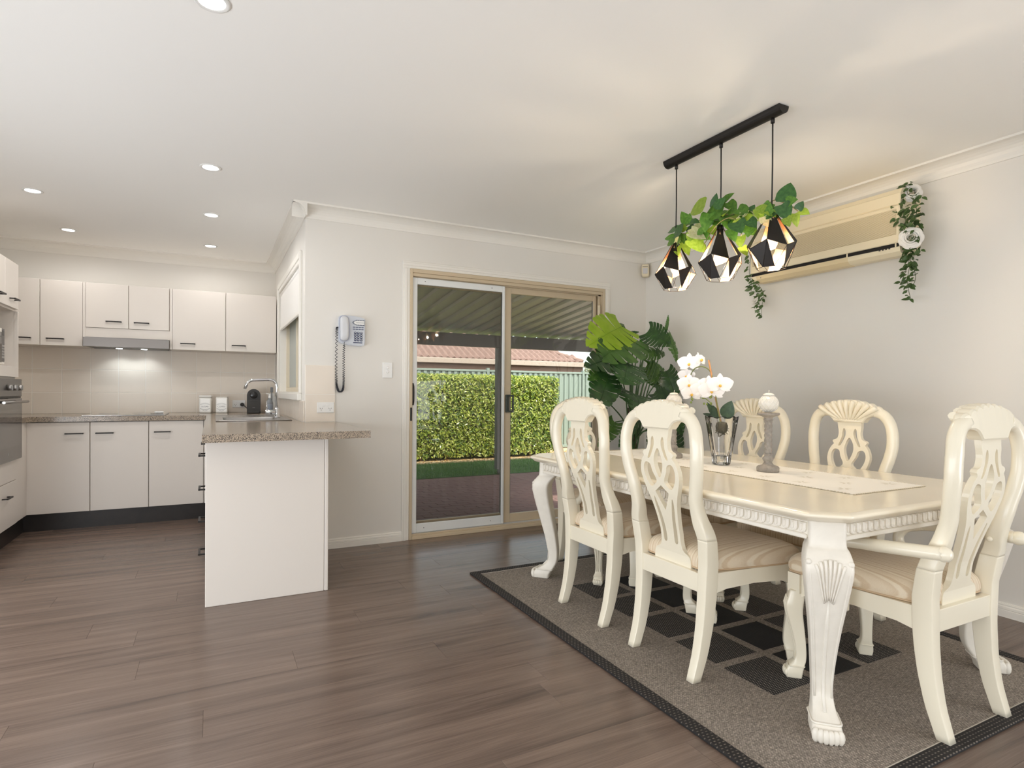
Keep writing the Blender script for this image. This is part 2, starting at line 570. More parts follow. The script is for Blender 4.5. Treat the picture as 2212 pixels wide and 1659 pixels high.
w = thing('added_doors_left', 'unseen glass doors added on the left for fill light', 'door', kind='structure')  # invented doors, out of view, frame the left fill light
g = G()
for q in range(5):
    y_ = -4.9+q*8.8/4
    g.box(XL-.09, XL-.02, y_-.03, y_+.03, 0, 2.3)
g.box(XL-.09, XL-.02, -4.9, 3.9, 2.24, 2.3).box(XL-.09, XL-.02, -4.9, 3.9, 0, .06).obj('door_frame', WALU, w)
G().box(XL-.06, XL-.05, -4.9, 3.9, 1.35, 2.24).obj('blind', M('white_blind_fabric', (238, 236, 232), .7), w)  # added blind filling the doors above the low fill light
G().box(XL-.1, XL-.095, -4.9, 3.9, .06, 2.24).obj('added_door_backing', M('added_backing_white', (240, 240, 238), .8), w)  # opaque white sheet closing the added left doors

w = thing('added_doors_right', 'unseen glass doors added on the right for fill light', 'door', kind='structure')  # invented doors, out of view, frame the right fill light
g = G()
for q in range(5):
    y_ = -4.8+q*4.3/4
    g.box(XR+.02, XR+.09, y_-.03, y_+.03, 0, 2.3)
g.box(XR+.02, XR+.09, -4.8, -.5, 2.24, 2.3).box(XR+.02, XR+.09, -4.8, -.5, 0, .06).obj('door_frame', WALU, w)
G().box(XR+.05, XR+.06, -4.8, -.5, 1.35, 2.24).obj('blind', M('white_blind_fabric', (238, 236, 232), .7), w)  # added blind over the upper half, above the right fill light
G().box(XR+.095, XR+.1, -4.8, -.5, .06, 2.24).obj('added_door_backing', M('added_backing_white', (240, 240, 238), .8), w)  # opaque white sheet closing the added right doors

# cornice: a cove swept along each wall
def cove(name, a, b, nrm, label):
    """a->b along the wall line, nrm = unit vector into the room"""
    a, b, nrm = Vector(a), Vector(b), Vector(nrm)
    prof = [(0, 0), (.008, 0), (.012, .012)]
    for i in range(7):
        t = i/6
        prof.append((.012+.068*(1-math.cos(t*math.pi/2)), .012+.066*math.sin(t*math.pi/2)))
    prof += [(.090, .078), (.090, .090), (0, .090)]
    g = G()
    f0 = lambda u, v: (a.x+nrm.x*u, a.y+nrm.y*u, ZC+v)
    f1 = lambda u, v: (b.x+nrm.x*u, b.y+nrm.y*u, ZC+v)
    g.prism(prof, f0, f1)
    return struct(name, g, TRIM, label, 'cornice')
cove('trim_1', (XW-.09, YD, 0), (XR, YD, 0), (0, -1, 0), 'white cove cornice above the sliding door')
cove('trim_2', (XR, YD, 0), (XR, YB, 0), (-1, 0, 0), 'white cove cornice above the air conditioner')
cove('trim_3', (XW, YD-.09, 0), (XW, YK, 0), (-1, 0, 0), 'white cove cornice above the kitchen window')
cove('trim_4', (XL, YK, 0), (XW, YK, 0), (0, -1, 0), 'white cove cornice above the kitchen cabinets')

def skirting(name, a, b, nrm, label):
    a, b, nrm = Vector(a), Vector(b), Vector(nrm)
    prof = [(0, 0), (.014, 0), (.014, .035), (.012, .038), (.014, .041), (.013, .052), (.009, .058), (.010, .062), (.006, .07), (0, .07)]
    g = G().prism(prof, lambda u, v: (a.x+nrm.x*u, a.y+nrm.y*u, v), lambda u, v: (b.x+nrm.x*u, b.y+nrm.y*u, v))
    return struct(name, g, TRIM, label, 'baseboard')
skirting('baseboard_back', (.62, YD, 0), (DX0-.055, YD, 0), (0, -1, 0), 'white skirting between the bench and the sliding door')
skirting('baseboard_corner', (DX1+.055, YD, 0), (XR, YD, 0), (0, -1, 0), 'short white skirting beside the monstera')
skirting('baseboard_right', (XR, YD, 0), (XR, -.5, 0), (-1, 0, 0), 'white skirting under the air conditioner')

# architrave round the sliding door
def archi(name, x0, x1, z0, z1, label, vert):
    g = G()
    g.cbox(x0, x1, YD-.012, YD, z0, z1, .002)
    if vert:
        g.cbox(x0+.012, x1-.02, YD-.018, YD-.011, z0, z1, .003)
    else:
        g.cbox(x0, x1, YD-.018, YD-.011, z0+.02, z1-.012, .003)
    return struct(name, g, TRIM, label, 'architrave')
archi('trim_5', DX0-.055, DX0, 0, DZ, 'white architrave on the phone side of the sliding door', True)
archi('trim_6', DX1, DX1+.055, 0, DZ, 'white architrave on the monstera side of the sliding door', True)
archi('trim_7', DX0-.055, DX1+.055, DZ, DZ+.055, 'white architrave over the sliding door', False)

# ------------------------------------------------------------------ sliding door
door = thing('door_1', 'beige framed sliding glass door with white screen panel', 'door', (DX0, YD, 0), kind='structure')
W = DX1-DX0
def dbar(name, x0, x1, y0, y1, z0, z1, m, b=.003):
    return G().cbox(x0, x1, y0, y1, z0, z1, b).obj(name, m, door)
jam = G()
jam.cbox(0, .022, -.02, .11, 0, DZ, .003).cbox(W-.022, W, -.02, .11, 0, DZ, .003).cbox(.022, W-.022, -.02, .11, DZ-.03, DZ, .003)
jam.cbox(.022, W-.022, -.012, -.002, DZ-.055, DZ-.03, .002).cbox(.022, W-.022, .02, .03, DZ-.062, DZ-.03, .002)
jam.cbox(.022, W-.022, -.02, .11, 0, .028, .003).cbox(.022, W-.022, -.012, 0, .028, .042, .002)
jam.cbox(W-.05, W-.022, .02, .03, .03, DZ-.03, .002).cbox(W-.062, W-.054, .05, .06, .03, DZ-.03, .002)
jam.obj('door_frame', BEIGE, door)
# white insect-screen panel, nearest the room
s0, s1 = .024, .806
sc = G()
zz0, zz1 = .045, 1.985
for (x0, x1, z0, z1) in ((s0, s0+.04, zz0, zz1), (s1-.022, s1, zz0, zz1), (s0+.04, s1-.022, zz0, zz0+.068), (s0+.04, s1-.022, zz1-.05, zz1)):
    sc.cbox(x0, x1, .004, .024, z0, z1, .003)
scr = sc.obj('screen_panel', WALU, door)
G().add([(s0+.04, .012, zz0+.068), (s1-.022, .012, zz0+.068), (s1-.022, .012, zz1-.05), (s0+.04, .012, zz1-.05)], [(0, 1, 2, 3)]).obj('mesh', SCREEN, scr)
for x in (s0+.1, s1-.12):
    for z in (zz0+.034, zz1-.025):
        G().sphere((x, .003, z), .0035, 8, 6, (1, .5, 1)).obj('rivet', BLACKM, scr)
G().tube([(s0+.006, .0, 1.02), (s0+.006, -.014, 1.05), (s0+.006, -.016, 1.11), (s0+.006, -.012, 1.16), (s0+.006, .002, 1.18)], .008, 8).obj('pull_handle', BLACKM, scr)
G().cbox(.004, .018, -.026, -.018, .9, 1.0, .002).obj('latch_plate', BLACKM, door)
# fixed and sliding glass panels in beige
def glass_panel(name, x0, x1, y, st, rails):
    g = G()
    g.cbox(x0, x0+st[0], y, y+.03, .045, 1.985, .003).cbox(x1-st[1], x1, y, y+.03, .045, 1.985, .003)
    g.cbox(x0+st[0], x1-st[1], y, y+.03, .045, .045+rails[0], .003).cbox(x0+st[0], x1-st[1], y, y+.03, 1.985-rails[1], 1.985, .003)
    p = g.obj(name, BEIGE, door)
    G().box(x0+st[0]-.005, x1-st[1]+.005, y+.014, y+.018, .045+rails[0]-.005, 1.985-rails[1]+.005).obj('pane', GLASS, p)
    e = G()
    for a in (x0+st[0], x1-st[1]-.006):
        e.box(a, a+.006, y+.008, y+.013, .045+rails[0], 1.985-rails[1])
    e.obj('seal', M('grey_rubber_seal', (128, 130, 128), .6), p)
    return p
glass_panel('glass_panel', .026, .87, .066, (.05, .06), (.075, .05))
p2 = glass_panel('glass_panel', .81, W-.064, .03, (.066, .03), (.07, .05))
h = G().cbox(.826, .838, .012, .03, .955, 1.10, .002).cbox(.888, .898, .012, .03, .955, 1.10, .002).cbox(.838, .888, .012, .03, .955, .97, .002).cbox(.838, .888, .012, .03, 1.085, 1.10, .002).cbox(.84, .862, .018, .03, .97, 1.085, .002)
h.obj('door_handle', M('dark_green_grey_handle', (66, 72, 66), .5), p2)
G().cbox(W-.058, W-.036, .0, .02, 1.76, 1.90, .003).cbox(W-.05, W-.044, .004, .012, 1.68, 1.76, .001).obj('closer_box', M('cream_plastic', (226, 214, 186), .4), door)

# ------------------------------------------------------------------ kitchen window
win = thing('window_1', 'white kitchen window with a half drawn roller blind', 'window', (XW, WY0, WZ0), kind='structure')
wl, wh = WY1-WY0, WZ1-WZ0
g = G()
for (y0, y1, z0, z1) in ((-.05, 0, .0005, wh+.05), (wl, wl+.05, .0005, wh+.05), (.0005, wl-.0005, wh, wh+.05)):
    g.cbox(-.018, 0, y0, y1, z0, z1, .004)
g.cbox(-.03, 0, -.05, wl+.05, -.05, 0, .004)
g.obj('architrave', TRIM, win)
G().box(0, .1, -.001, .012, 0, wh).box(0, .1, wl-.012, wl+.001, 0, wh).box(0, .1, .012, wl-.012, wh-.012, wh).box(0, .1, .012, wl-.012, 0, .012).obj('reveal', TRIM, win)
g = G()
for (y0, y1, z0, z1) in ((.012, .04, .012, wh-.012), (wl-.04, wl-.012, .012, wh-.012), (.04, wl-.04, .012, .05), (.04, wl-.04, wh-.05, wh-.012), (wl/2-.02, wl/2+.02, .05, wh-.05)):
    g.cbox(.06, .10, y0, y1, z0, z1, .002)
fr = g.obj('window_frame', M('cream_window_aluminium', (224, 213, 190), .4), win)
G().box(.078, .084, .04, wl/2-.02, .05, wh-.05).obj('pane', FROST, fr)
G().box(.088, .094, wl/2+.02, wl-.04, .05, wh-.05).obj('pane', FROST, fr)
G().cbox(.045, .062, .05, .075, .1, .19, .003).obj('window_latch', BLACKM, fr)
bl = G().tube([(.03, .02, wh-.045), (.03, wl-.02, wh-.045)], .028, 14).box(.008, .01, .02, wl-.02, wh-.36, wh-.04).obj('roller_blind', M('white_blind_fabric', (238, 236, 232), .7), win)
G().cbox(0, .02, .02, wl-.02, wh-.39, wh-.355, .006).obj('blind_bar', TRIM, bl)
G().cbox(-.012, .06, .012, wl-.012, wh-.03, wh+.01, .004).obj('pelmet', TRIM, win)
# ------------------------------------------------------------------ kitchen
BT = 0.902      # bench top height
TILE = M('beige_splash_tile', (232, 222, 209), .3, var=(2, .03))
GROUT = M('pale_grout', (242, 238, 230), .8)
TH = .008
# tiles on the back wall
tx0, tp = -1.397, .2098
zr = [(.902, 1.088), (1.092, 1.295), (1.299, 1.502)]
G().box(XL, XW, YK-.0085, YK, .86, 1.51).obj('grout', GROUT, wall_kit)
tile_cache = {}
def tile(w, h, parent, loc, rz=0):
    key = (round(w, 3), round(h, 3))
    if key not in tile_cache:
        tile_cache[key] = G().cbox(-w/2, w/2, -TH/2, TH/2, -h/2, h/2, .0015).mesh('tile', TILE)
    return link('tile', tile_cache[key], parent, loc, (0, 0, rz))
for z0, z1 in zr:
    x = tx0-2*tp
    while x < XW-.02:
        a, b = x+.002, min(x+tp-.002, XW-.004)
        if b-a > .02:
            tile(b-a, z1-z0, wall_kit, ((a+b)/2, YK-.006, (z0+z1)/2))
        x += tp
# tiles on the end of the window wall and under the window
G().box(XW, .776, YD-.0085, YD, .86, 1.301).obj('grout', GROUT, wall_back)
for z0, z1 in ((.905, 1.094), (1.098, 1.299)):
    tile(.199, z1-z0, wall_back, (.674, YD-.006, (z0+z1)/2))
G().box(XW-.0085, XW, YD, YK-.01, .86, WZ0-.05).obj('grout', GROUT, wall_win)
y = YD-.006
while y < YK-.03:
    b = min(y+tp-.004, YK-.012)
    tile(b-y, WZ0-.05-.906, wall_win, (XW-.006, (y+b)/2, (.904+WZ0-.05)/2), math.pi/2)
    y += tp

def bar_handle(parent, a, b, out, h=.012):
    """square bow handle between a and b standing off along out"""
    a, b, o = Vector(a), Vector(b), Vector(out)
    g = G()
    d = (b-a).normalized()
    g.tube([a, a+o, a+o+d*.0001], .0045, 4, square=True, smooth=False)
    g.tube([b, b+o, b+o-d*.0001], .0045, 4, square=True, smooth=False)
    g.tube([a+o-d*.005, b+o+d*.005], .0055, 4, square=True, smooth=False)
    return g.obj('handle', BLACKM, parent)

# --- base cabinets on the back wall
DF = 5.715
xs = [-1.282, -.8745, -.4725, -.066]
labs = ['white base cabinet in the corner beside the oven tower', 'white base cabinet directly under the cooktop', 'white base cabinet next to the peninsula']
for i in range(3):
    x0, x1 = xs[i], xs[i+1]
    c = thing('base_cabinet', labs[i], 'cabinet', ((x0+x1)/2, DF+.02, 0), group='base cabinets along the kitchen wall')
    w = (x1-x0)/2
    G().box(-w+.001, w-.001, 0, .6, .14, .858).obj('body', CAB, c)
    d = G().cbox(-w+.0025, w-.0025, -.02, -.001, .142, .855, .0015).obj('door', CAB, c)
    hx = w-.1 if i == 0 else -w+.1
    bar_handle(d, (hx-.055, -.02, .767), (hx+.055, -.02, .767), (0, -.028, 0))
    if i == 2:
        G().box(w+.001, w+.034, -.015, .0, .14, .858).obj('filler_panel', CAB, c)
tag(G().box(-1.31, -.03, 5.77, 5.785, 0, .139).obj('kickboard', KICK), 'dark kickboard under the back wall cabinets', 'kickboard')
tag(G().box(-1.32, -1.31, 3.9, 5.77, 0, .139).obj('kickboard', KICK), 'dark kickboard under the oven tower', 'kickboard')

# --- oven tower on the left
XT = -1.27
tow = thing('oven_tower', 'tall white cabinet tower housing oven and microwave', 'cabinet', (XT, 5.48, 0))
tw = .62    # width along -y
g = G()
g.box(-.6, -.02, -.018, 0, .14, 2.03).box(-.6, -.02, -tw, -tw+.018, .14, 2.03)
g.box(-.6, -.02, -tw+.018, -.018, 2.012, 2.03).box(-.6, -.02, -tw+.018, -.018, 1.687, 1.705).box(-.6, -.02, -tw+.018, -.018, 1.262, 1.28).box(-.6, -.02, -tw+.018, -.018, 1.19, 1.208)
g.box(-.6, -.02, -tw+.018, -.018, .60, .618).box(-.6, -.59, -tw+.018, -.018, .14, 2.03)
g.box(-.02, 0, -tw, 0, 1.205, 1.28).box(-.02, 0, -.02, 0, 1.28, 1.687)
g.obj('body', CAB, tow)
for (y0, y1, hy0, hy1) in ((-.309, -.002, -.21, -.10), (-tw+.002, -.313, -.53, -.42)):
    d = G().cbox(-.019, 0, y0, y1, 1.70, 2.028, .0015).obj('door', CAB, tow)
    bar_handle(d, (0, hy0, 1.757), (0, hy1, 1.757), (.03, 0, 0))
d = G().cbox(-.019, 0, -tw+.002, -.045, .462, .606, .0015).obj('drawer_front', CAB, tow)
d = G().cbox(-.019, 0, -tw+.002, -.045, .142, .458, .0015).obj('drawer_front', CAB, tow)
bar_handle(d, (0, -.38, .365), (0, -.27, .365), (.03, 0, 0))
G().box(-.04, -.006, -.043, .232, .142, .606).obj('filler_panel', CAB, tow)
G().box(-.04, -.006, .0, .232, .606, .86).obj('filler_panel', CAB, tow)
# oven
ov = thing('wall_oven', 'built-in wall oven with dark glass door and steel handle', 'oven', (XT, 5.48, .612))
DARKG = M('dark_oven_glass', (66, 62, 60), .08, coat=.5)
G().box(-.55, -.0, -.6, -.02, .008, .57).obj('body', M('black_enamel', (30, 30, 30), .4), ov)
d = G().cbox(.0, .022, -.605, -.004, 0, .44, .003).obj('door', DARKG, ov)
G().box(.0222, .0226, -.55, -.06, .10, .36).obj('glass', M('oven_inner_glass', (84, 80, 77), .05, coat=.6), d)
G().tube([(.06, -.58, .415), (.06, -.02, .415)], .009, 10).tube([(.022, -.5, .415), (.06, -.5, .415)], .006, 8).tube([(.022, -.1, .415), (.06, -.1, .415)], .006, 8).obj('handle', STEEL, d)
G().cbox(.0, .02, -.605, -.004, .452, .577, .003).obj('control_panel', M('grey_steel_fascia', (112, 108, 105), .3, metal=.7), ov)
G().box(.0, .014, -.605, -.004, .441, .451).obj('vent_gap', BLACKM, ov)
for yy in (-.10, -.22, -.34):
    k = G().tube([(.02, yy, .515), (.045, yy, .515)], .02, 14).cbox(.045, .05, yy-.004, yy+.004, .498, .532, .001).obj('knob', STEEL, ov)
lm = text_mesh('E', .02); lm.materials.append(M('pale_print', (205, 203, 200), .5))
link('emblem', lm, d, (.0225, -.33, .055), (R(90), 0, R(90)))
# microwave
mw = thing('microwave', 'white microwave with dark door in the tower niche', 'microwave', (XT-.06, 5.35, 1.2805))
G().cbox(-.36, 0, -.47, 0, .012, .272, .008).obj('body', M('cream_enamel', (238, 234, 224), .3), mw)
dd = G().cbox(0, .016, -.465, -.075, .022, .265, .003).obj('door', M('grey_microwave_glass', (94, 90, 88), .1, coat=.5), mw)
G().cbox(.016, .02, -.46, -.09, .235, .262, .002).obj('door_trim', M('cream_enamel', (238, 234, 224), .3), dd)
cp = G().cbox(0, .014, -.072, -.006, .03, .262, .002).obj('control_panel', M('dark_panel', (96, 92, 90), .35), mw)
for r_ in range(5):
    for c_ in range(3):
        G().cbox(.014, .0155, -.066+c_*.019, -.052+c_*.019, .055+r_*.02, .068+r_*.02, .001).obj('button', M('grey_button', (168, 164, 160), .4), cp)
G().box(.014, .015, -.066, -.014, .215, .25).obj('display', M('display_dark', (30, 34, 34), .1), cp)
G().cbox(0, .012, -.47, 0, .012, .03, .003).obj('lower_trim', M('cream_enamel', (238, 234, 224), .3), mw)
for yy in (-.42, -.05):
    G().lathe([(.012, -.001), (.012, .012)], 10, (-.05, yy, .001)).obj('foot', BLACKM, mw)

# --- peninsula cabinet with drawers towards the kitchen
pen = thing('peninsula_cabinet', 'white peninsula cabinet with end panel and side drawers', 'cabinet', (-.031, 3.38, 0))
G().box(.02, .60, .02, .885, .0, .86).obj('body', CAB, pen)
G().cbox(0, .590, 0, .02, 0, .862, .002).obj('end_panel', CAB, pen)
G().cbox(.592, .612, -.002, .885, 0, .862, .003).obj('side_panel', CAB, pen)
zs = [(.69, .855, .77), (.50, .686, .59), (.32, .496, .42), (.142, .316, .245)]
for z0, z1, hz in zs:
    d = G().cbox(0, .019, .021, .46, z0, z1, .0015).obj('drawer_front', CAB, pen)
    bar_handle(d, (0, .13, hz), (0, .25, hz), (-.03, 0, 0))
# cabinets running on under the sink
snk = thing('sink_cabinet', 'white base cabinet under the sink and window', 'cabinet', (-.031, 4.27, 0))
G().box(.02, .595, 0, 1.44, .14, .725).obj('body', CAB, snk)
for a, b in ((.002, .478), (.482, .958), (.962, 1.42)):
    d = G().cbox(0, .019, a, b, .142, .855, .0015).obj('door', CAB, snk)
    bar_handle(d, (0, a+.05, .767), (0, a+.16, .767), (-.03, 0, 0))
tag(G().box(.03, .045, 4.275, 5.72, 0, .139).obj('kickboard', KICK), 'dark kickboard under the sink cabinets', 'kickboard')

# --- stone benchtop, one continuous piece
out = [(-.045, 3.205), (.782, 3.235), (.782, YD-.001), (XW-.012, YD-.001), (XW-.012, YK-.012), (XL+.005, YK-.012), (XL+.005, 5.485), (-1.262, 5.485), (-1.262, 5.64), (-1.235, 5.695), (-.045, 5.695)]
# cut-out for the sink bowl
hole = [(.055, 4.62), (.46, 4.62), (.46, 5.10), (.055, 5.10)]
vs, fs = pierced(out, [hole], .040)
g = G(); g.add([(v[0], v[1], v[2]+BT-.020) for v in vs], fs)
tag(g.obj('benchtop', STONE), 'speckled beige stone benchtop wrapping the kitchen and peninsula', 'benchtop')

# --- wall cabinets
UF = 6.10
UB = 1.486
def wall_unit(name, label, x0, x1, z0, doors, handles, zt=2.035):
    c = thing(name, label, 'cabinet', (x0, UF+.02, z0), group='wall cabinets')
    G().box(0.001, x1-x0-.001, 0, .305, 0, zt-z0).obj('body', CAB, c)
    for (a, b), (h0, h1) in zip(doors, handles):
        d = G().cbox(a-x0+.002, b-x0-.002, -.02, -.001, 0 if z0 < 1.6 else .0, zt-z0-.002, .0015).obj('door', CAB, c)
        hz = .055
        bar_handle(d, (h0-x0, -.02, hz), (h1-x0, -.02, hz), (0, -.028, 0))
    return c
wall_unit('wall_cabinet', 'white wall cabinet left of the rangehood', -1.60, -.984, UB, [(-1.60, -1.275), (-1.275, -.984)], [(-1.45, -1.335), (-1.225, -1.115)])
hc = wall_unit('wall_cabinet', 'short white wall cabinet above the steel rangehood', -.984, -.325, 1.652, [(-.966, -.656), (-.656, -.347)], [(-.815, -.71), (-.61, -.505)])
G().box(.0, .018, -.018, .3, UB-1.652, .383).box(.641, .659, -.018, .3, UB-1.652, .383).box(.018, .641, -.012, 0, -.085, -.002).obj('filler_panel', CAB, hc)
wall_unit('wall_cabinet', 'white wall cabinet between rangehood and window', -.325, .553, UB, [(-.325, .110), (.110, .553)], [(-.255, -.145), (.165, .275)])

# --- rangehood
rh = thing('rangehood', 'brushed steel slide-out rangehood with two lights', 'rangehood', (-.655, 6.0, 1.482))
G().cbox(-.313, .313, 0, .018, .0, .078, .002).obj('front_panel', M('hood_steel', (150, 145, 142), .24, metal=1.0), rh)
G().box(-.30, .30, .018, .42, .012, .082).obj('body', M('hood_grey', (150, 150, 150), .4), rh)
G().box(-.29, .29, .03, .40, .006, .012).obj('filter', M('hood_filter', (120, 120, 118), .5, metal=.8), rh)
HL = M('cool_lamp', (255, 255, 255), emit=((245, 250, 255), 14))
for xx in (-.09, .10):
    l = G().lathe([(.024, .003), (.024, .0062)], 18, (xx, .28, 0)).obj('lamp', HL, rh)
    light('hood_lamp', 'SPOT', 2.4, (xx, .28, -.002), (R(12), 0, 0), (.88, .96, 1.0), spot=120, blend=.6, parent=rh, radius=.02)

# --- cooktop
ck = thing('cooktop', 'black glass cooktop with steel rim set in the benchtop', 'cooktop', (-.645, 5.98, BT))
G().cbox(-.29, .29, -.245, .245, .0005, .007, .002).obj('rim', STEEL, ck)
G().cbox(-.28, .28, -.235, .235, .007, .009, .001).obj('glass', M('cooktop_glass', (60, 60, 62), .05, coat=.8), ck)
for (xx, yy, rr_) in ((-.15, -.11, .09), (.13, -.11, .075), (-.15, .11, .075), (.11, .11, .09)):
    G().lathe([(rr_, .009), (rr_, .0094), (rr_-.003, .0094), (rr_-.003, .009)], 32, (xx, yy, 0), caps=False).obj('cooking_zone', M('zone_ring', (140, 140, 140), .4), ck)
li = thing('scraper', 'small white and steel scraper lying on the cooktop', 'scraper', (-.42, 6.02, BT+.0095), R(20))
G().cbox(-.035, .035, -.014, .014, .0005, .018, .005).obj('grip', GLOSSW, li)
G().cbox(-.062, -.033, -.018, .018, .001, .005, .001).obj('blade', STEEL, li)

# --- sink and tap
sk_ = thing('kitchen_sink', 'stainless steel inset sink with drainer below the window', 'sink', (.27, 4.95, BT))
vs, fs = pierced([(-.245, -.43), (.245, -.43), (.245, .62), (-.245, .62)], [[(-.20, -.315), (.175, -.315), (.175, .135), (-.20, .135)]], .004)
g = G(); g.add([(v[0], v[1], v[2]+.0025) for v in vs], fs)
g.tube([(-.245, -.43, .003), (.245, -.43, .003), (.245, .62, .003), (-.245, .62, .003)], .004, 8, closed=True)
g.obj('rim', STEEL, sk_)
rings = []
for (ins, z) in ((0, .004), (.004, -.005), (.012, -.1), (.05, -.16)):
    x0, x1, y0, y1 = -.20+ins, .175-ins, -.315+ins, .135-ins
    ring = []
    for cxx, cyy, a0 in ((x1-.03, y1-.03, 0), (x0+.03, y1-.03, 90), (x0+.03, y0+.03, 180), (x1-.03, y0+.03, 270)):
        for q in range(4):
            a = R(a0+q*30)
            ring.append((cxx+.03*math.cos(a), cyy+.03*math.sin(a), z))
    rings.append(ring)
g = G().loft(rings, caps=False)
g.add(rings[-1], [tuple(range(16))])
g.obj('bowl', STEEL, sk_)
for q in range(9):
    G().cbox(-.17+q*.04, -.158+q*.04, .2, .58, .0045, .008, .002).obj('drainer_rib', STEEL, sk_)
tp_ = thing('kitchen_tap', 'chrome gooseneck tap standing behind the sink', 'tap', (.452, 4.93, BT+.004))
G().lathe([(.026, .0005), (.026, .012), (.019, .016), (.019, .07), (.016, .075)], 18).obj('base', CHROME, tp_)
G().tube([(0, 0, .05), (0, 0, .24), (-.006, 0, .272), (-.028, 0, .295), (-.06, 0, .300), (-.175, 0, .294), (-.195, 0, .288), (-.212, 0, .27), (-.232, 0, .225)], .011, 12).obj('spout', CHROME, tp_)
G().tube([(-.015, -.012, .045), (-.085, -.012, .047)], .017, 12).tube([(-.072, -.012, .055), (-.076, -.012, .13)], .004, 8).obj('lever', CHROME, tp_)

# --- things on the bench
CER = M('white_ceramic', (240, 238, 232), .2, coat=.3)
INK = M('grey_ink', (112, 110, 108), .7)
def canister(loc, word, label, lid):
    c = thing('canister', label, 'canister', loc, R(-8), group='ceramic canisters')
    w, h = .052, .148 if lid else .150
    G().cbox(-w, w, -w, w, .0005, h, .012).obj('jar', CER, c)
    if lid:
        G().cbox(-w-.003, w+.003, -w-.003, w+.003, h, h+.022, .01).obj('lid', CER, c)
    else:
        G().cbox(-w+.004, w-.004, -w+.004, w-.004, h, h+.004, .002).obj('lid', CER, c)
    me = text_mesh(word, .02); me.materials.append(INK)
    link('lettering', me, c, (0, -w-.0004, .062), (R(90), 0, 0))
    for zz, ww, sg in ((.088, .034, 1), (.080, .042, 1), (.044, .042, -1), (.036, .034, -1), (.028, .02, -1)):
        G().tube([(-ww+2*ww*t/8, -w-.0003, zz+sg*.006*math.sin(math.pi*t/8)) for t in range(9)], .0009, 4).obj('printed_line', INK, c)
    return c
canister((-.055, 6.30, BT), 'SUGAR', 'white square ceramic canister with a lid, marked SUGAR', True)
canister((.085, 6.26, BT), 'COFFEE', 'white square ceramic canister without raised lid, marked COFFEE', False)

cm = thing('coffee_machine', 'small black round-topped capsule coffee machine by the socket', 'coffee machine', (.355, 6.12, BT), R(-4))
CB = M('black_plastic', (44, 42, 40), .42)
arch = [(-.059, .002), (.059, .002), (.059, .17)]+[(.059*math.cos(a*math.pi/14), .17+.062*math.sin(a*math.pi/14)) for a in range(1, 14)]+[(-.059, .17)]
G().prism(arch, lambda a, b: (a, -.10, b), lambda a, b: (a, .16, b)).obj('body', CB, cm)
G().prism([(x*.98, z) for x, z in [(-.055, .02), (.055, .02), (.055, .128), (-.055, .128)]], lambda a, b: (a, -.104, b), lambda a, b: (a, -.10, b)).obj('front_panel', M('dark_grey_plastic', (58, 56, 53), .5), cm)
lv = G()
lv.lathe([(.001, .0), (.03, 0), (.033, .004), (.033, .008), (.026, .012), (.001, .012)], 22)
me = lv.mesh('lever_dial', M('gloss_black_plastic', (28, 27, 27), .2))
link('lever_dial', me, cm, (0, -.1, .175), (R(90), 0, 0))
G().prism([(-.016, .155), (.016, .155), (0, .132)], lambda a, b: (a, -.108, b), lambda a, b: (a, -.1, b)).obj('spout', CB, cm)
G().cbox(-.012, .012, -.107, -.104, .05, .06, .002).obj('button', M('grey_plastic_dark', (96, 94, 92), .3), cm)
me = text_mesh('NESPRESSO', .0135); me.materials.append(M('emboss_grey', (30, 29, 28), .5))
link('lettering', me, cm, (0, -.1046, .112), (R(90), 0, 0))
G().cbox(-.05, .05, -.14, -.1, .002, .02, .004).obj('drip_tray', CB, cm)

so = thing('soap_bottle', 'clear pump soap bottle standing behind the tap', 'bottle', (.485, 6.0, BT))
G().lathe([(.026, .0005), (.03, .006), (.03, .10), (.024, .125), (.012, .135), (.012, .145)], 18).obj('bottle', M('grey_blue_plastic', (168, 174, 180), .15, trans=.4), so)
G().lathe([(.012, .145), (.012, .158), (.004, .16), (.004, .185)], 12).tube([(0, 0, .185), (-.03, 0, .188)], .004, 8).obj('pump', GLOSSW, so)
G().lathe([(.0303, .03), (.0303, .09)], 18, caps=False).obj('paper_label', M('blue_grey_label', (140, 150, 164), .6), so)
cad = thing('dish_caddy', 'slim white dish caddy against the splashback corner', 'caddy', (.515, 6.13, BT))
g = G().cbox(-.032, .032, -.05, .05, .0005, .012, .003).cbox(-.032, -.028, -.05, .05, .012, .16, .002).cbox(.028, .032, -.05, .05, .012, .16, .002).cbox(-.028, .028, .046, .05, .012, .19, .002)
g.cbox(-.028, .028, -.05, -.046, .012, .11, .002).obj('body', GLOSSW, cad)
G().tube([(.0, .0, .0125), (.0, .0, .20)], .006, 8).cbox(-.012, .012, -.006, .006, .2, .25, .003).obj('brush', M('grey_brush', (120, 122, 124), .5), cad)

# --- power points and switch
def outlet(name, label, loc, two=True):
    o = thing(name, label, 'socket', loc, group='double power points')
    G().cbox(-.058, .058, -.008, 0, -.037, .037, .003).obj('plate', GLOSSW, o)
    for sx in (-1, 1):
        G().cbox(sx*.013-.009, sx*.013+.009, -.0105, -.008, .008, .02, .003).obj('rocker', GLOSSW, o)
        g = G()
        for ax, ay, ang in ((-.007, -.006, 25), (.007, -.006, -25), (0, -.018, 0)):
            ca, sa = math.cos(R(ang)), math.sin(R(ang))
            cxx = sx*.03+ax; cz = ay
            q = [(-.0011, -.0045), (.0011, -.0045), (.0011, .0045), (-.0011, .0045)]
            q = [(cxx+u*ca-v*sa, cz+u*sa+v*ca) for u, v in q]
            g.prism(q, lambda a, b: (a, -.0083, b), lambda a, b: (a, -.0075, b))
        g.obj('slots', M('slot_dark', (70, 66, 62), .7), o)
    return o
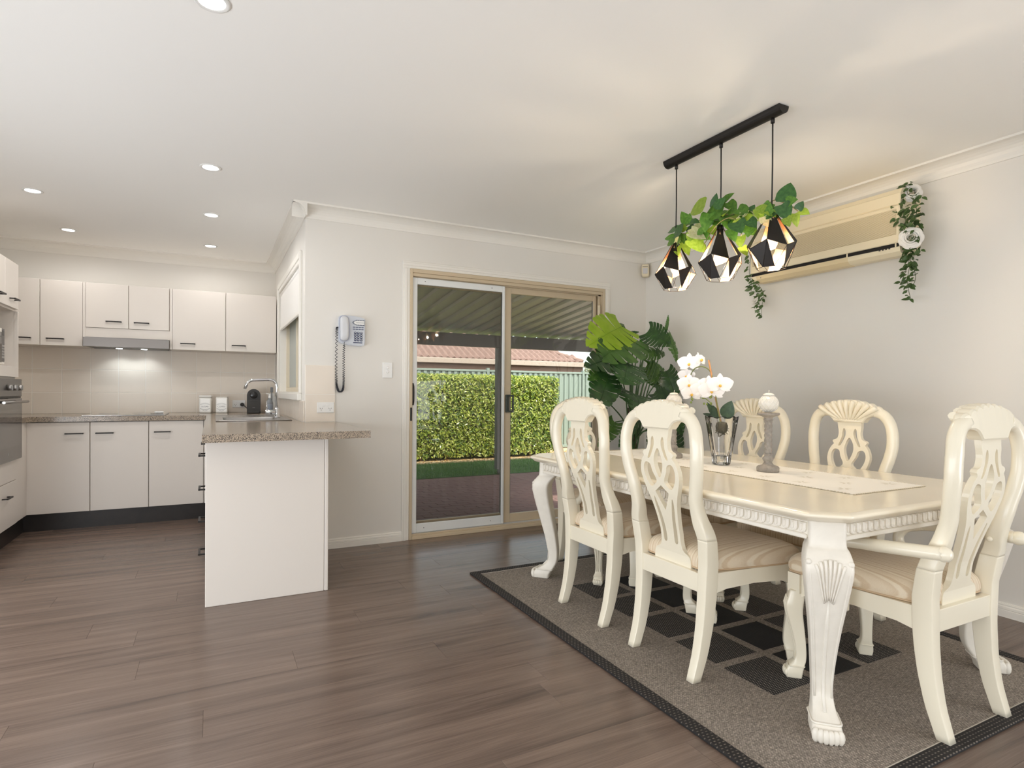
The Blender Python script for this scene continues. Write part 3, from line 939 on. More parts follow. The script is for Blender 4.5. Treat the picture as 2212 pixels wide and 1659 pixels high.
outlet('power_point', 'white double power point on the beige tiles by the phone wall', (.709, YD-.0105, 1.003))
outlet('power_point', 'white double power point with a black plug beside the coffee machine', (.235, YK-.0105, .985))
pc = thing('appliance_lead', 'black plug and cord running to the coffee machine', 'cord', (.265, YK-.019, .978))
G().tube([(0, .0, 0), (0, -.03, 0)], [.019, .017], 14).obj('plug', CB, pc)
G().tube(spline([(0, -.03, 0), (.01, -.05, -.004), (.035, -.09, -.03), (.06, -.13, -.05), (.07, -.16, -.052)], 5), .0038, 6).obj('cord', CB, pc)
ls = thing('light_switch', 'white single light switch beside the sliding door', 'switch', (1.152, YD, 1.277))
G().cbox(-.037, .037, -.008, -.0002, -.058, .058, .003).obj('plate', GLOSSW, ls)
for zz in (.018, -.012):
    G().lathe([(.010, 0), (.010, .003), (.007, .0045)], 16).obj('rocker', GLOSSW, ls, (0, -.008, zz), (R(90), 0, 0))

# --- wall phone
PH = M('pale_blue_plastic', (206, 211, 219), .35)
PHD = M('phone_key_navy', (62, 72, 104), .4)
ph = thing('wall_phone', 'pale grey corded phone mounted on the wall', 'phone', (.885, YD, 1.553))
pts = [(-.088, -.083), (-.04, -.1), (.02, -.108), (.088, -.102), (.093, -.03), (.093, .06), (.090, .088), (.03, .102), (-.03, .105), (-.086, .098), (-.092, .04), (-.092, -.03)]
pts = spline(pts, 3, True)
G().prism(pts, lambda a, b: (a, -.0002, b), lambda a, b: (a, -.034, b)).prism([(x*.94, z*.94) for x, z in pts], lambda a, b: (a, -.034, b), lambda a, b: (a, -.04, b)).obj('body', PH, ph)
hs = [(-.058+dx, z) for dx, z in [(0, -.078), (.022, -.07), (.03, -.05), (.033, 0), (.03, .06), (.022, .088), (0, .097), (-.022, .088), (-.027, .06), (-.027, 0), (-.026, -.05), (-.02, -.07)]]
hs = spline(hs, 4, True)
cr = G().prism([(-.055+(x+.058)*1.18, z*1.06-.0) for x, z in hs], lambda a, b: (a, -.036, b), lambda a, b: (a, -.044, b)).obj('cradle', M('cradle_lilac', (178, 182, 200), .35), ph)
def lens(pts2, ys):
    g = G()
    c0 = sum(p[0] for p in pts2)/len(pts2); c1 = sum(p[1] for p in pts2)/len(pts2)
    rings = [[(c0+(x-c0)*k, y, c1+(z-c1)*k) for x, z in pts2] for k, y in ys]
    g.loft(rings, caps=True)
    return g
lens(hs, [(1, -.044), (1, -.058), (.94, -.066), (.8, -.072), (.5, -.075)]).obj('handset', M('handset_grey', (214, 216, 220), .3), ph)
for r_ in range(4):
    for c_ in range(3):
        kx, kz = .022+c_*.021, -.016-r_*.017
        G().lathe([(.0085, 0), (.0085, .004), (.006, .006)], 12).obj('key', PHD, ph, (kx, -.04, kz), (R(90), 0, 0))
        G().lathe([(.0035, .006), (.0035, .0065)], 8).obj('key_mark', GLOSSW, ph, (kx-.001, -.04, kz+.001), (R(90), 0, 0))
for r_ in range(2):
    for c_ in range(4):
        G().cbox(.005+c_*.02, .022+c_*.02, -.043, -.04, .007+r_*.014, .013+r_*.014, .002).obj('memory_key', M('phone_key_grey', (110, 118, 140), .4), ph)
G().cbox(.008, .072, -.043, -.04, -.089, -.083, .002).obj('volume_key', PHD, ph)
g = G().prism([(.088, .036), (.03, .038), (.008, .048), (0, .057), (.008, .067), (.03, .076), (.088, .078)], lambda a, b: (a, -.04, b), lambda a, b: (a, -.0425, b))
dc = g.obj('directory_frame', M('frame_grey', (120, 126, 138), .5), ph)
G().prism([(.086, .040), (.032, .042), (.012, .052), (.012, .062), (.032, .072), (.086, .074)], lambda a, b: (a, -.0425, b), lambda a, b: (a, -.0432, b)).obj('directory_card', GLOSSW, dc)
for q in range(5):
    for zz in (.0405, .0735):
        G().cbox(.03+q*.012, .035+q*.012, -.044, -.0432, zz-.003, zz+.003, .001).obj('card_tab', PHD, dc)
G().cbox(.028, .086, -.044, -.0432, .0555, .0585, .0005).obj('card_line', M('frame_grey', (120, 126, 138), .5), dc)
# coiled cord: starts under the handset, hangs in a loop, returns to the base
loop = spline([(-.055, -.05, -.085), (-.057, -.045, -.115), (-.056, -.03, -.2), (-.054, -.024, -.32), (-.057, -.022, -.41), (-.075, -.022, -.44), (-.093, -.022, -.425), (-.104, -.022, -.36), (-.106, -.022, -.2), (-.104, -.022, -.06), (-.102, -.02, .01), (-.094, -.018, .02)], 70)
coil = []
ph_ = 0.0
for i, p in enumerate(loop):
    zt_ = p[2]
    dens = interp(zt_, [-.44, -.3, -.1], [1.15, .72, .42])
    ph_ += dens
    a = .0 if i < 60 else .0072
    coil.append((p[0]+a*math.cos(ph_), p[1]+a*math.sin(ph_), p[2]))
co2 = []
for i in range(len(coil)-1):
    co2.append(coil[i])
G().tube(coil, .0021, 5).obj('coiled_cord', M('navy_black_cord', (44, 46, 54), .45), ph)

# --- motion sensor in the corner
se = thing('motion_sensor', 'small cream motion sensor high in the corner', 'sensor', (XR-.05, YD-.05, 2.245), R(-45))
o_ = spline([(-.03, -.05), (0, -.058), (.03, -.05), (.034, 0), (.032, .05), (.02, .058), (-.02, .058), (-.032, .05), (-.034, 0)], 3, True)
lens([(x, z) for x, z in o_], [(1, .035), (1, -.012), (.9, -.022)]).obj('housing', M('cream_plastic', (226, 214, 186), .4), se)
G().cbox(-.022, .022, -.0245, -.021, -.03, .022, .003).obj('lens', M('sensor_lens', (206, 204, 204), .4), se)
G().cbox(-.024, .024, -.0245, -.021, .03, .034, .001).obj('slot', M('slot_dark', (70, 66, 62), .7), se)

# --- downlights
DL = M('downlight_glow', (255, 255, 255), emit=((255, 250, 242), 9))
spots = [(-.013, 3.804), (-.010, 4.831), (-1.037, 5.837), (-.018, 5.870), (-.005, 2.183), (-1.04, 4.8), (1.9, -1.6), (-.2, -.6)]  # the last two are unseen downlights added behind the camera
dl_l = ['recessed ceiling downlight above the peninsula bench', 'recessed ceiling downlight above the sink run', 'recessed ceiling downlight above the corner cabinet', 'recessed ceiling downlight nearest the kitchen wall cabinets and window', 'recessed ceiling downlight at the top edge of the picture', 'recessed ceiling downlight above the oven tower aisle', 'added unseen ceiling downlight behind the dining table', 'added unseen ceiling downlight over the living room']
for (x, y), lb in zip(spots, dl_l):
    d = thing('downlight', lb, 'downlight', (x, y, ZT), group='ceiling downlights')
    G().lathe([(.042, -.001), (.056, -.001), (.056, -.005), (.050, -.007), (.042, -.004)], 28, caps=False).obj('trim_ring', GLOSSW, d)
    G().lathe([(.043, -.003), (.043, -.0035)], 28).obj('lens', DL, d)
    light('downlight_beam', 'SPOT', (12.5 if y > 5.5 else 18.0 if y > 4.5 else 12.0) if y > 2.5 else 3.0, (0, 0, -.012), (0, 0, 0), (1.0, .97, .94), spot=174, blend=.5, parent=d, radius=.04)
# ------------------------------------------------------------------ rug
RZ = .009
rug = thing('rug', 'grey woven rug with black checker squares and black border', 'rug', (2.236, 2.135, 0))
rx, ry = .825, 1.165
G().cbox(-rx, rx, -ry, ry, .0005, .007, .002).obj('backing', RUGS, rug)
bw = .052
G().cbox(-rx+bw, rx-bw, -ry+bw, ry-bw, .006, RZ, .001).obj('field', RUGM, rug)
for (x0, x1, y0, y1) in ((-rx, -rx+bw, -ry, ry), (rx-bw, rx, -ry, ry), (-rx+bw, rx-bw, -ry, -ry+bw), (-rx+bw, rx-bw, ry-bw, ry)):
    G().cbox(x0, x1, y0, y1, .006, RZ+.002, .002).obj('border', RUGB, rug)
for y0 in (-ry+bw, ry-bw-.004):
    G().box(-rx+bw, rx-bw, y0, y0+.004, RZ-.001, RZ+.001).obj('edge_stitch', M('pale_stitch', (196, 188, 176), .8), rug)
sqd = G().cbox(-.12, .12, -.12, .12, -.002, .0008, .0005).mesh('square', RUGD)
sqs = G().cbox(-.12, .12, -.12, .12, -.002, .0008, .0005).mesh('square', RUGS)
for i in range(3):
    for j in range(5):
        link('square', sqs if (i == 1) else sqd, rug, (1.967+i*.284-2.236, 1.58+j*.28-2.135, RZ))
RT = RZ+.0013

# ------------------------------------------------------------------ cabriole leg
def rsq(c, ax, ay, w, d, n=4, rr=.3):
    """rounded rectangle ring round c in the plane of ax, ay"""
    ring = []
    for sx, sy, a0 in ((1, 1, 0), (-1, 1, 90), (-1, -1, 180), (1, -1, 270)):
        for q in range(n):
            a = R(a0+q*90/(n-1))
            r_ = min(w, d)*rr
            u = sx*(w-r_)+r_*math.cos(a)
            v = sy*(d-r_)+r_*math.sin(a)
            ring.append(Vector(c)+ax*u+ay*v)
    return ring
def cabriole(g, x, y, dx, dy, prof, toe_r, toe_n=5):
    D = Vector((dx, dy, 0)).normalized()
    S = Vector((-D.y, D.x, 0))
    z, o, w, d = zip(*prof)
    P = spline(list(prof), 4)
    rings = [rsq(Vector((x, y, p[0]))+D*p[1], S, D, p[2], p[3]) for p in P]
    g.loft(rings)
    zf, of, wf, df = prof[-2]
    for q in range(toe_n):
        t = (q+.5)/toe_n*2-1
        c = Vector((x, y, zf*.95))+D*(of+df*(1.02-.22*t*t))+S*(t*wf*.95)
        g.sphere(c, toe_r, 7, 6, (1, 1, 1.75))
    # ridge round the top of the paw
    zr, orr, wr, dr = prof[-3]
    g.tube([tuple(p) for p in rsq(Vector((x, y, zr*1.02))+D*orr, S, D, wr*1.03, dr*1.04)], toe_r*.3, 5, closed=True)
    return D, S

# ------------------------------------------------------------------ dining chairs
BZ = [0, .10, .20, .30, .37, .45, .54, .62, .70, .78, .85, .93, 1.0, 1.05, 1.09]
BX = [-.006, .026, .044, .053, .055, .054, .040, .018, -.005, -.021, -.032, -.034, -.028, -.02, -.012]
def bx_(z):
    return interp(z, BZ, BX)
def mirror(pts):
    return pts+[(-u, v) for u, v in reversed(pts) if abs(u) > 1e-6]

def chair_meshes():
    out = {}
    # rear leg running up into the stile and hoop of the back, one continuous sweep cut at seat-back height
    ctl = [(.178, 0), (.180, .12), (.183, .25), (.186, .37), (.191, .45), (.196, .51), (.198, .545), (.194, .575), (.184, .61), (.179, .65), (.181, .70), (.191, .75), (.203, .80), (.2115, .865), (.209, .925), (.196, .975), (.168, 1.010), (.128, 1.024)]
    sp2 = spline(ctl, 4)
    def sweep(sg, i0, i1):
        rings = []
        for i in range(i0, i1+1):
            u, v = sp2[i]
            a_, b_ = sp2[max(0, i-1)], sp2[min(len(sp2)-1, i+1)]
            T_ = Vector((0, b_[0]-a_[0], b_[1]-a_[1])).normalized()
            if v < .54:
                T_ = Vector((0, 0, 1))
            lat = Vector((0, T_.z, -T_.y))
            q = interp(v, [.54, .60, .66, .74], [.16, .3, .7, 1.0])
            hw = interp(v, [0, .12, .25, .37, .54, .62, .75, .9, 1.03], [.0185, .0205, .0225, .0235, .0255, .0262, .0272, .0268, .026])
            hd = interp(v, [0, .12, .25, .37, .46, .54, .62, .75, .9, 1.03], [.021, .025, .029, .032, .031, .0285, .0255, .0235, .0235, .0235])
            rg = rsq(Vector((bx_(v), u, v)), Vector((1, 0, 0)), lat, hd, hw, 4, q)
            rings.append([Vector((p.x, sg*p.y, p.z)) for p in rg])
        return rings
    cutI = min(range(len(sp2)), key=lambda i: abs(sp2[i][1]-.545))
    for sgn, nm in ((1, 'rear_leg_a'), (-1, 'rear_leg_b')):
        out[nm] = G().loft(sweep(sgn, 0, cutI)).mesh('rear_leg', IVORY)
    g = G()
    for sg in (1, -1):
        g.loft(sweep(sg, cutI, len(sp2)-1))
    g.tube([(bx_(1.03), -.13, 1.024), (bx_(1.03), .13, 1.024)], .016, 8)
    out['back_hoop'] = g.mesh('back_hoop', IVORY)
    # crest with scalloped edge
    top = []
    N = 9
    for i in range(N*8+1):
        u = .172-.172*2*i/(N*8)
        base = 1.084-.044*(u/.172)**2
        ph = (i % 8)/8
        top.append((u, base-.007+.0085*math.sin(math.pi*ph)**.6 if 0 < ph < 1 else base-.007))
    lx_ = [0, .076, .080, .087, .100, .118, .140, .160, .178]
    lz_ = [.966, .966, .970, .981, .994, 1.001, 1.003, 1.008, 1.022]
    rings = []
    for u, zt in top:
        zl = min(interp(abs(u), lx_, lz_), zt-.006)
        th_ = interp(abs(u), [0, .10, .135, .172], [.0245, .0245, .0225, .012])
        e = min(.006, (zt-zl)*.3)
        ring = []
        for dx, z in ((-th_, zl+e), (-th_, zt-e), (-th_+e, zt), (th_-e, zt), (th_, zt-e), (th_, zl+e), (th_-e, zl), (-th_+e, zl)):
            ring.append((bx_(z)+dx+.001, u, z))
        rings.append(ring)
    # extra columns where the lower edge turns
    g = G().loft(rings, smooth=False)
    out['crest'] = g.mesh('crest', IVORY)
    g = G()
    for i in range(N):
        u = -.172+.344*(i+.5)/N
        zt = 1.081-.044*(u/.172)**2
        a = Vector((bx_(.985)+.024, u*.32, .982))
        b = Vector((bx_(zt)+.022, u, zt))
        m_ = (a+b)/2+Vector((.006, 0, 0))
        g.tube(spline([tuple(a), tuple(m_), tuple(b)], 3), [.004, .006, .0085, .011, .013, .0145, .0135], 7)
    g.tube([(bx_(.973)+.024, -.072, .973), (bx_(.973)+.024, .072, .973)], .005, 6)
    out['shell_carving'] = g.mesh('shell_carving', IVORY)
    # pierced splat
    o_ = [(.064, .975), (.062, .94), (.058, .908), (.066, .880), (.084, .872), (.091, .862), (.084, .850), (.096, .836), (.110, .806), (.112, .768), (.094, .712), (.076, .662), (.063, .60), (.057, .54), (.058, .495), (.068, .468), (.092, .455), (.104, .438), (.106, .402)]
    o_ = spline(o_, 3)
    outer = o_+[(-u, v) for u, v in reversed(o_)]
    def sm(p, n=4):
        return spline(p, n, True)
    slit = [(.030, .934), (.021, .918), (.024, .890), (.046, .846), (.060, .842), (.054, .858), (.042, .888), (.038, .920)]
    oval = [(0, .886), (.017, .862), (.025, .828), (.018, .794), (0, .764), (-.018, .794), (-.025, .828), (-.017, .862)]
    lobe = [(.074, .824), (.050, .816), (.041, .788), (.022, .752), (.034, .735), (.060, .721), (.082, .748), (.092, .780), (.089, .808)]
    dia = [(0, .732), (.040, .703), (.022, .668), (0, .628), (-.022, .668), (-.040, .703)]
    slot = [(.053, .682), (.042, .650), (.028, .590), (.022, .530), (.022, .500), (.030, .490), (.041, .498), (.043, .540), (.046, .590), (.056, .655)]
    mir = lambda p: [(-u, v) for u, v in reversed(p)]
    holes = [sm(slit), sm(mir(slit)), sm(oval), sm(lobe, 3), sm(mir(lobe), 3), dia, sm(slot, 3), sm(mir(slot), 3)]
    vs, fs = pierced(outer, holes, .020)
    g = G(); g.add([(bx_(v[1])+v[2]+.002, v[0], v[1]) for v in vs], fs)
    out['splat'] = g.mesh('splat', IVORY)
    # rails
    g = G()
    def rail(a, b, t, low_):
        a, b = Vector(a), Vector(b)
        d = b-a
        n = Vector((-d.y, d.x, 0)).normalized()*t
        pts = [(0, .412), (1, .412)]+[(1-u, z) for u, z in low_]
        g.prism(pts, lambda u, z: (a.x+d.x*u, a.y+d.y*u, z), lambda u, z: (a.x+d.x*u+n.x, a.y+d.y*u+n.y, z))
    side = [(0, .318), (.08, .322), (.14, .338), (.2, .345), (.5, .352), (.8, .345), (.9, .335), (1, .332)]
    rail((.04, .20, 0), (.51, .238, 0), -.022, side)
    rail((.04, -.20, 0), (.51, -.238, 0), .022, side)
    rail((.525, .235, 0), (.525, -.235, 0), -.022, [(0, .318), (.06, .322), (.14, .345), (.5, .350), (.86, .345), (.94, .322), (1, .318)])
    out['seat_frame'] = g.mesh('seat_frame', IVORY)
    out['back_rail'] = G().cbox(.028, .056, -.168, .168, .334, .408, .002).mesh('back_rail', IVORY)
    # cushion
    ol = [(.058, 0), (.056, .10), (.062, .158), (.115, .185), (.30, .222), (.46, .243), (.518, .236), (.536, .19), (.542, 0)]
    ol = spline(ol+[(x, -y) for x, y in reversed(ol[1:-1])], 4, True)
    cxx = .3
    rings = []
    for k_, z in ((.985, .411), (1.01, .418), (1.025, .428), (1.025, .442), (1.0, .461), (.94, .478), (.82, .491), (.6, .501), (.3, .505), (.02, .506)):
        rings.append([(cxx+(x-cxx)*k_, y*k_, z) for x, y in ol])
    out['seat'] = G().loft(rings).mesh('seat', FABRIC)
    out['piping'] = G().tube([(cxx+(x-cxx)*1.008, y*1.008, .4165) for x, y in ol], .0042, 6, closed=True).mesh('piping', M('tan_piping', (196, 170, 138), .6))
    # cabriole front legs
    prof = [(.345, 0, .027, .027), (.315, .006, .031, .030), (.285, .012, .034, .032), (.25, .010, .031, .029), (.18, -.004, .024, .023), (.11, -.014, .0195, .0195), (.07, -.012, .020, .021), (.045, .002, .025, .028), (.02, .010, .028, .031), (0, .010, .025, .028)]
    for sgn, nm in ((1, 'front_leg_a'), (-1, 'front_leg_b')):
        g = G()
        x, y = .502, sgn*.222
        D, S = cabriole(g, x, y, 1, sgn, prof, .0085)
        for t in (-1, 0, 1):
            pa = [Vector((x, y, p[0]))+D*(p[1]+p[3]*1.0)+S*(t*p[2]*.55) for p in prof[1:7]]
            g.tube([tuple(p) for p in pa], [.0035, .004, .0035, .003, .0025, .0025], 5)
        g.box(x-.028, x+.024, y-.024 if sgn < 0 else y-.03, y+.03 if sgn < 0 else y+.024, .335, .41)
        out[nm] = g.mesh('front_leg', IVORY)
    # armrests
    for sgn, nm in ((1, 'arm_a'), (-1, 'arm_b')):
        g = G()
        p_ = spline([(-.02, .236, .612), (.06, .252, .607), (.16, .268, .600), (.26, .276, .592), (.33, .278, .578), (.385, .276, .556)], 4)
        g.tube([(x, sgn*y, z) for x, y, z in p_], [.0245]*10+[.0235]*7+[.022, .020, .018, .014][:len(p_)-17], 10, flat=.9)
        g.sphere((-.022, sgn*.236, .612), .0245, 10, 8)
        q_ = spline([(.30, .274, .586), (.362, .272, .568), (.395, .268, .532), (.388, .264, .492), (.345, .260, .460), (.31, .257, .435)], 4)
        g.tube([(x, sgn*y, z) for x, y, z in q_], .0205, 10)
        out[nm] = g.mesh('armrest', IVORY)
        g = G().cbox(.272, .342, sgn*.262-.018, sgn*.262+.018, .335, .442, .006)
        out['arm_block'+nm[-2:]] = g.mesh('arm_block', IVORY)
        out['button'+nm[-2:]] = G().sphere((bx_(.60)+.004, sgn*.152, .607), .010, 10, 7, (1, .5, 1)).mesh('button', IVORY)
    return out
CH = chair_meshes()
def make_chair(label, loc, rz, arm=False):
    c = thing('armchair' if arm else 'dining_chair', label, 'chair', (loc[0], loc[1], RT), rz, 'ivory dining chairs round the table')
    for a in ('a', 'b'):
        link('leg', CH['rear_leg_'+a], c)
        link('leg', CH['front_leg_'+a], c)
    link('back_hoop', CH['back_hoop'], c)
    cr_ = link('crest', CH['crest'], c)
    link('shell_carving', CH['shell_carving'], cr_)
    link('splat', CH['splat'], c)
    link('seat_frame', CH['seat_frame'], c)
    link('back_rail', CH['back_rail'], c)
    s_ = link('seat', CH['seat'], c)
    link('piping', CH['piping'], s_)
    if arm:
        for a in ('_a', '_b'):
            ar = link('armrest', CH['arm'+a], c)
            link('arm_block', CH['arm_block'+a], ar)
            link('button', CH['button'+a], ar)
    return c
make_chair('ivory side chair nearest the sliding door, its back to the kitchen', (1.664, 2.44), 0)
make_chair('ivory side chair in front of the glass vase, its back to the kitchen', (1.661, 1.85), 0)
make_chair('ivory side chair half hidden behind the orchid vase, against the wall', (2.935, 2.50), math.pi)
make_chair('ivory side chair facing us behind the bare table end by the wall', (2.935, 1.90), math.pi)
make_chair('ivory armchair at the near end of the table', (2.275, 1.022), math.pi/2, True)
make_chair('ivory armchair at the far end of the table by the monstera', (2.228, 3.285), -math.pi/2, True)

# ------------------------------------------------------------------ dining table
TC = (2.300, 2.130)
HX, HY, TZ = .615, 1.000, .746-RT
tb = thing('dining_table', 'long ivory dining table with carved apron and claw feet', 'table', (TC[0], TC[1], RT))
def top_ring(ins, z):
    hx, hy = HX-ins, HY-ins
    q = [(hx, hy-.105), (hx, hy-.092), (hx-.004, hy-.082), (hx-.014, hy-.070), (hx-.038, hy-.043), (hx-.043, hy-.038), (hx-.070, hy-.014), (hx-.082, hy-.004), (hx-.092, hy), (hx-.105, hy)]
    ring = q+[(-x, y) for x, y in reversed(q)]+[(-x, -y) for x, y in q]+[(x, -y) for x, y in reversed(q)]
    return [(x, y, z) for x, y in ring]
g = G().loft([top_ring(.03, TZ-.036), top_ring(.020, TZ-.033), top_ring(.013, TZ-.024), top_ring(.003, TZ-.017), top_ring(0, TZ-.011), top_ring(.003, TZ-.006), top_ring(.006, TZ-.0045), top_ring(.016, TZ-.0005), top_ring(.024, TZ)], smooth=True)
g.obj('table_top', IVORYT, tb)
LX, LY = HX-.117, HY-.105
prof = [(.705, -.010, .056, .052), (.625, -.008, .056, .052), (.605, .004, .063, .052), (.575, .026, .070, .050), (.535, .034, .070, .047), (.45, .020, .060, .041), (.35, -.003, .048, .036), (.25, -.026, .039, .031), (.16, -.040, .033, .027), (.105, -.036, .032, .028), (.07, -.012, .036, .038), (.05, .012, .042, .048), (.022, .032, .045, .052), (0, .032, .041, .047)]
for sx in (-1, 1):
    for sy in (-1, 1):
        g = G()
        x, y = sx*LX, sy*LY
        D, S = cabriole(g, x, y, sx, sy, prof, .0135, 6)
        lg = g.obj('leg', IVORYL, tb)
        g = G()
        for q in range(7):
            t = (q-3)/3
            top_ = Vector((x, y, .585-.018*t*t))+D*.077+S*(t*.042)
            mid_ = Vector((x, y, .54))+D*.083+S*(t*.034)
            low_ = Vector((x, y, .45-.012*abs(t)))+D*.0615+S*(t*.013)
            g.tube(spline([tuple(top_), tuple(mid_), tuple(low_)], 4), [.0048, .0056, .0056, .005, .0044, .0038, .003, .0024, .0018], 6)
        for t in (-1, 1):
            g.sphere(Vector((x, y, .572))+D*.070+S*(t*.060), .011, 9, 7)
            g.tube([tuple(Vector((x, y, p[0]))+D*(p[1]+p[3]*.97)+S*(t*p[2]*.80)) for p in prof[3:10]], .0035, 5)
        g.tube([tuple(Vector((x, y, p[0]))+D*(p[1]+p[3]*.98)) for p in prof[5:11]], [.002, .006, .006, .006, .006, .005], 6)
        g.obj('shell_carving', IVORYL, lg)
U_ = [(-.0142, .019), (-.0142, -.004), (-.0100, -.0135), (0, -.019), (.0100, -.0135), (.0142, -.004), (.0142, .019)]
lg_ = G()
lg_.loft([[(x, 0, z) for x, z in U_], [(x*.92, -.006, z*.95) for x, z in U_], [(x*.55, -.0085, z*.8) for x, z in U_]], smooth=False)
lg_.loft([[(x*.34, -.0075, z*.7+.002) for x, z in U_], [(x*.16, -.0115, z*.55+.002) for x, z in U_]], smooth=False)
lf = lg_.mesh('carved_leaf', IVORYL)
AX, AY = HX-.068, HY-.068
for side in range(4):
    long = side < 2
    sg = 1 if side % 2 else -1
    L_ = (LY-.03) if long else (LX-.03)
    g = G()
    if long:
        x0 = sg*AX
        g.cbox(min(x0, x0-sg*.022), max(x0, x0-sg*.022), -L_, L_, .636, .706, .002)
        g.cbox(min(x0, x0+sg*.008), max(x0, x0+sg*.008), -L_, L_, .632, .648, .003).cbox(min(x0, x0+sg*.010), max(x0, x0+sg*.010), -L_, L_, .690, .706, .004)
    else:
        y0 = sg*AY
        g.cbox(-L_, L_, min(y0, y0-sg*.022), max(y0, y0-sg*.022), .636, .706, .002)
        g.cbox(-L_, L_, min(y0, y0+sg*.008), max(y0, y0+sg*.008), .632, .648, .003).cbox(-L_, L_, min(y0, y0+sg*.010), max(y0, y0+sg*.010), .690, .706, .004)
    ap = g.obj('apron', IVORYL, tb)
    n = int(2*L_/.0315)
    for q in range(n):
        t = -L_+.016+q*(2*L_-.032)/(n-1)
        if long:
            link('carved_leaf', lf, ap, (sg*AX, t, .668), (0, 0, math.pi/2 if sg > 0 else -math.pi/2))
        else:
            link('carved_leaf', lf, ap, (t, sg*AY, .668), (0, 0, math.pi if sg > 0 else 0))

# ------------------------------------------------------------------ table runner
TT = TZ+RT+.0006
run = thing('table_runner', 'white embroidered runner laid along the dining table', 'table runner', (2.37, 2.195, TT))
RW, RL = .235, .845
RUNM = M('white_linen', (243, 240, 232), .85, bump=(300, .1))
G().cbox(-RW, RW, -RL, RL, 0, .0025, .001).obj('cloth', RUNM, run)
ed = G()
for i in range(int(4*(RW+RL)/.014)):
    d_ = i*.014
    per = [2*RW, 2*RL, 2*RW, 2*RL]
    k_ = 0
    while d_ > per[k_]:
        d_ -= per[k_]; k_ += 1
        if k_ > 3:
            break
    if k_ > 3:
        break
    p = [(-RW+d_, -RL), (RW, -RL+d_), (RW-d_, RL), (-RW, RL-d_)][k_]
    ed.sphere((p[0], p[1], .002), .006, 6, 4, (1, 1, .3))
eo = ed.obj('lace_edge', M('cream_lace', (222, 214, 196), .9), run); eo['kind'] = 'stuff'
em = G()
rnd = random.Random(3)
for i in range(3):
    for j in range(9):
        cx_, cy_ = -.15+i*.15, -.75+j*.187+(i % 2)*.09
        if cy_ > .8:
            continue
        for q in range(6):
            a = q*1.05+rnd.random()*.5
            l_ = .02+.014*rnd.random()
            c = Vector((cx_+math.cos(a)*l_*.7, cy_+math.sin(a)*l_*.7, .0028))
            u = Vector((math.cos(a), math.sin(a), 0)); v = Vector((-u.y, u.x, 0))
            em.add([c-u*l_*.6, c-v*.004, c+u*l_*.6, c+v*.004], [(0, 1, 2, 3)])
eo = em.obj('embroidery', M('sage_thread', (214, 209, 192), .9), run); eo['kind'] = 'stuff'
TT2 = TT+.0031

# ------------------------------------------------------------------ candle holders
GREYW = M('washed_grey_wood', (150, 143, 134), .55, var=(60, .18), bump=(120, .2))
WAX = M('ivory_wax', (244, 238, 226), .45)
def candle(loc, label, h):
    c = thing('candle_holder', label, 'candle holder', loc, 0, 'candle holders on the runner')
    G().lathe([(.05, .0005), (.051, .006), (.051, .02), (.044, .027), (.026, .032), (.018, .045), (.023, .055), (.026, .062), (.018, .072), (.016, .078), (.022, .082), (.019, .086)], 24).obj('foot', GREYW, c)
    g = G()
    n, m_ = 24, 40
    rings = []
    for i in range(m_+1):
        z = .085+(h-.125)*i/m_
        rings.append([(.0165*(1+.13*math.sin(4*(2*math.pi*k/n)+i*1.1))*math.cos(2*math.pi*k/n), .0165*(1+.13*math.sin(4*(2*math.pi*k/n)+i*1.1))*math.sin(2*math.pi*k/n), z) for k in range(n)])
    g.loft(rings)
    g.obj('twisted_stem', GREYW, c)
    z = h-.042
    G().lathe([(.018, z), (.022, z+.004), (.018, z+.01), (.02, z+.016), (.032, z+.022), (.049, z+.028), (.051, z+.034), (.049, z+.038)], 24).obj('drip_tray', GREYW, c)
    g = G()
    z0 = h-.003
    r_ = .045
    n, m_ = 14, 9
    # faceted diamond pattern ball
    P_ = []
    for i in range(m_+1):
        ph = .32+(math.pi-.42)*i/m_
        P_.append([(r_*math.sin(ph)*math.cos(2*math.pi*(k+.5*(i % 2))/n), r_*math.sin(ph)*math.sin(2*math.pi*(k+.5*(i % 2))/n), z0+r_*.97-r_*math.cos(ph)*.97) for k in range(n)])
    for i in range(m_):
        A, B = P_[i], P_[i+1]
        fs = []
        for k in range(n):
            l = (k+1) % n
            if i % 2 == 0:
                fs += [(k, l, n+k), (l, n+l, n+k)]
            else:
                fs += [(k, l, n+l), (k, n+l, n+k)]
        g.add(A+B, fs)
        cords = G()
    g.add(P_[0], [tuple(range(n))[::-1]]); g.add(P_[-1], [tuple(range(n))])
    ball = g.obj('candle_ball', M('pearl_wax', (228, 224, 214), .25, coat=.4), c)
    w_ = G()
    for i in range(m_):
        for k in range(n):
            l = (k+1) % n
            a = Vector(P_[i][k]); b = Vector(P_[i+1][k]); c2 = Vector(P_[i+1][l if i % 2 else (k-1) % n])
            for q in (b, c2):
                w_.tube([a, q], .0012, 4, caps=False)
    w_.obj('lattice', M('pearl_ridge', (240, 238, 232), .2, coat=.5), ball)
    G().lathe([(.028, z0+.082), (.022, z0+.09), (.01, z0+.094)], 16).tube([(0, 0, z0+.093), (.002, 0, z0+.102), (.004, .001, z0+.108)], .0014, 6).obj('candle_top', WAX, c)
    return c
candle((2.372, 1.925, TT2), 'twisted grey candlestick with a ball candle, on the near part of the runner', .285)
candle((2.372, 2.57, TT2), 'twisted grey candlestick with a ball candle, behind the chair crest', .285)

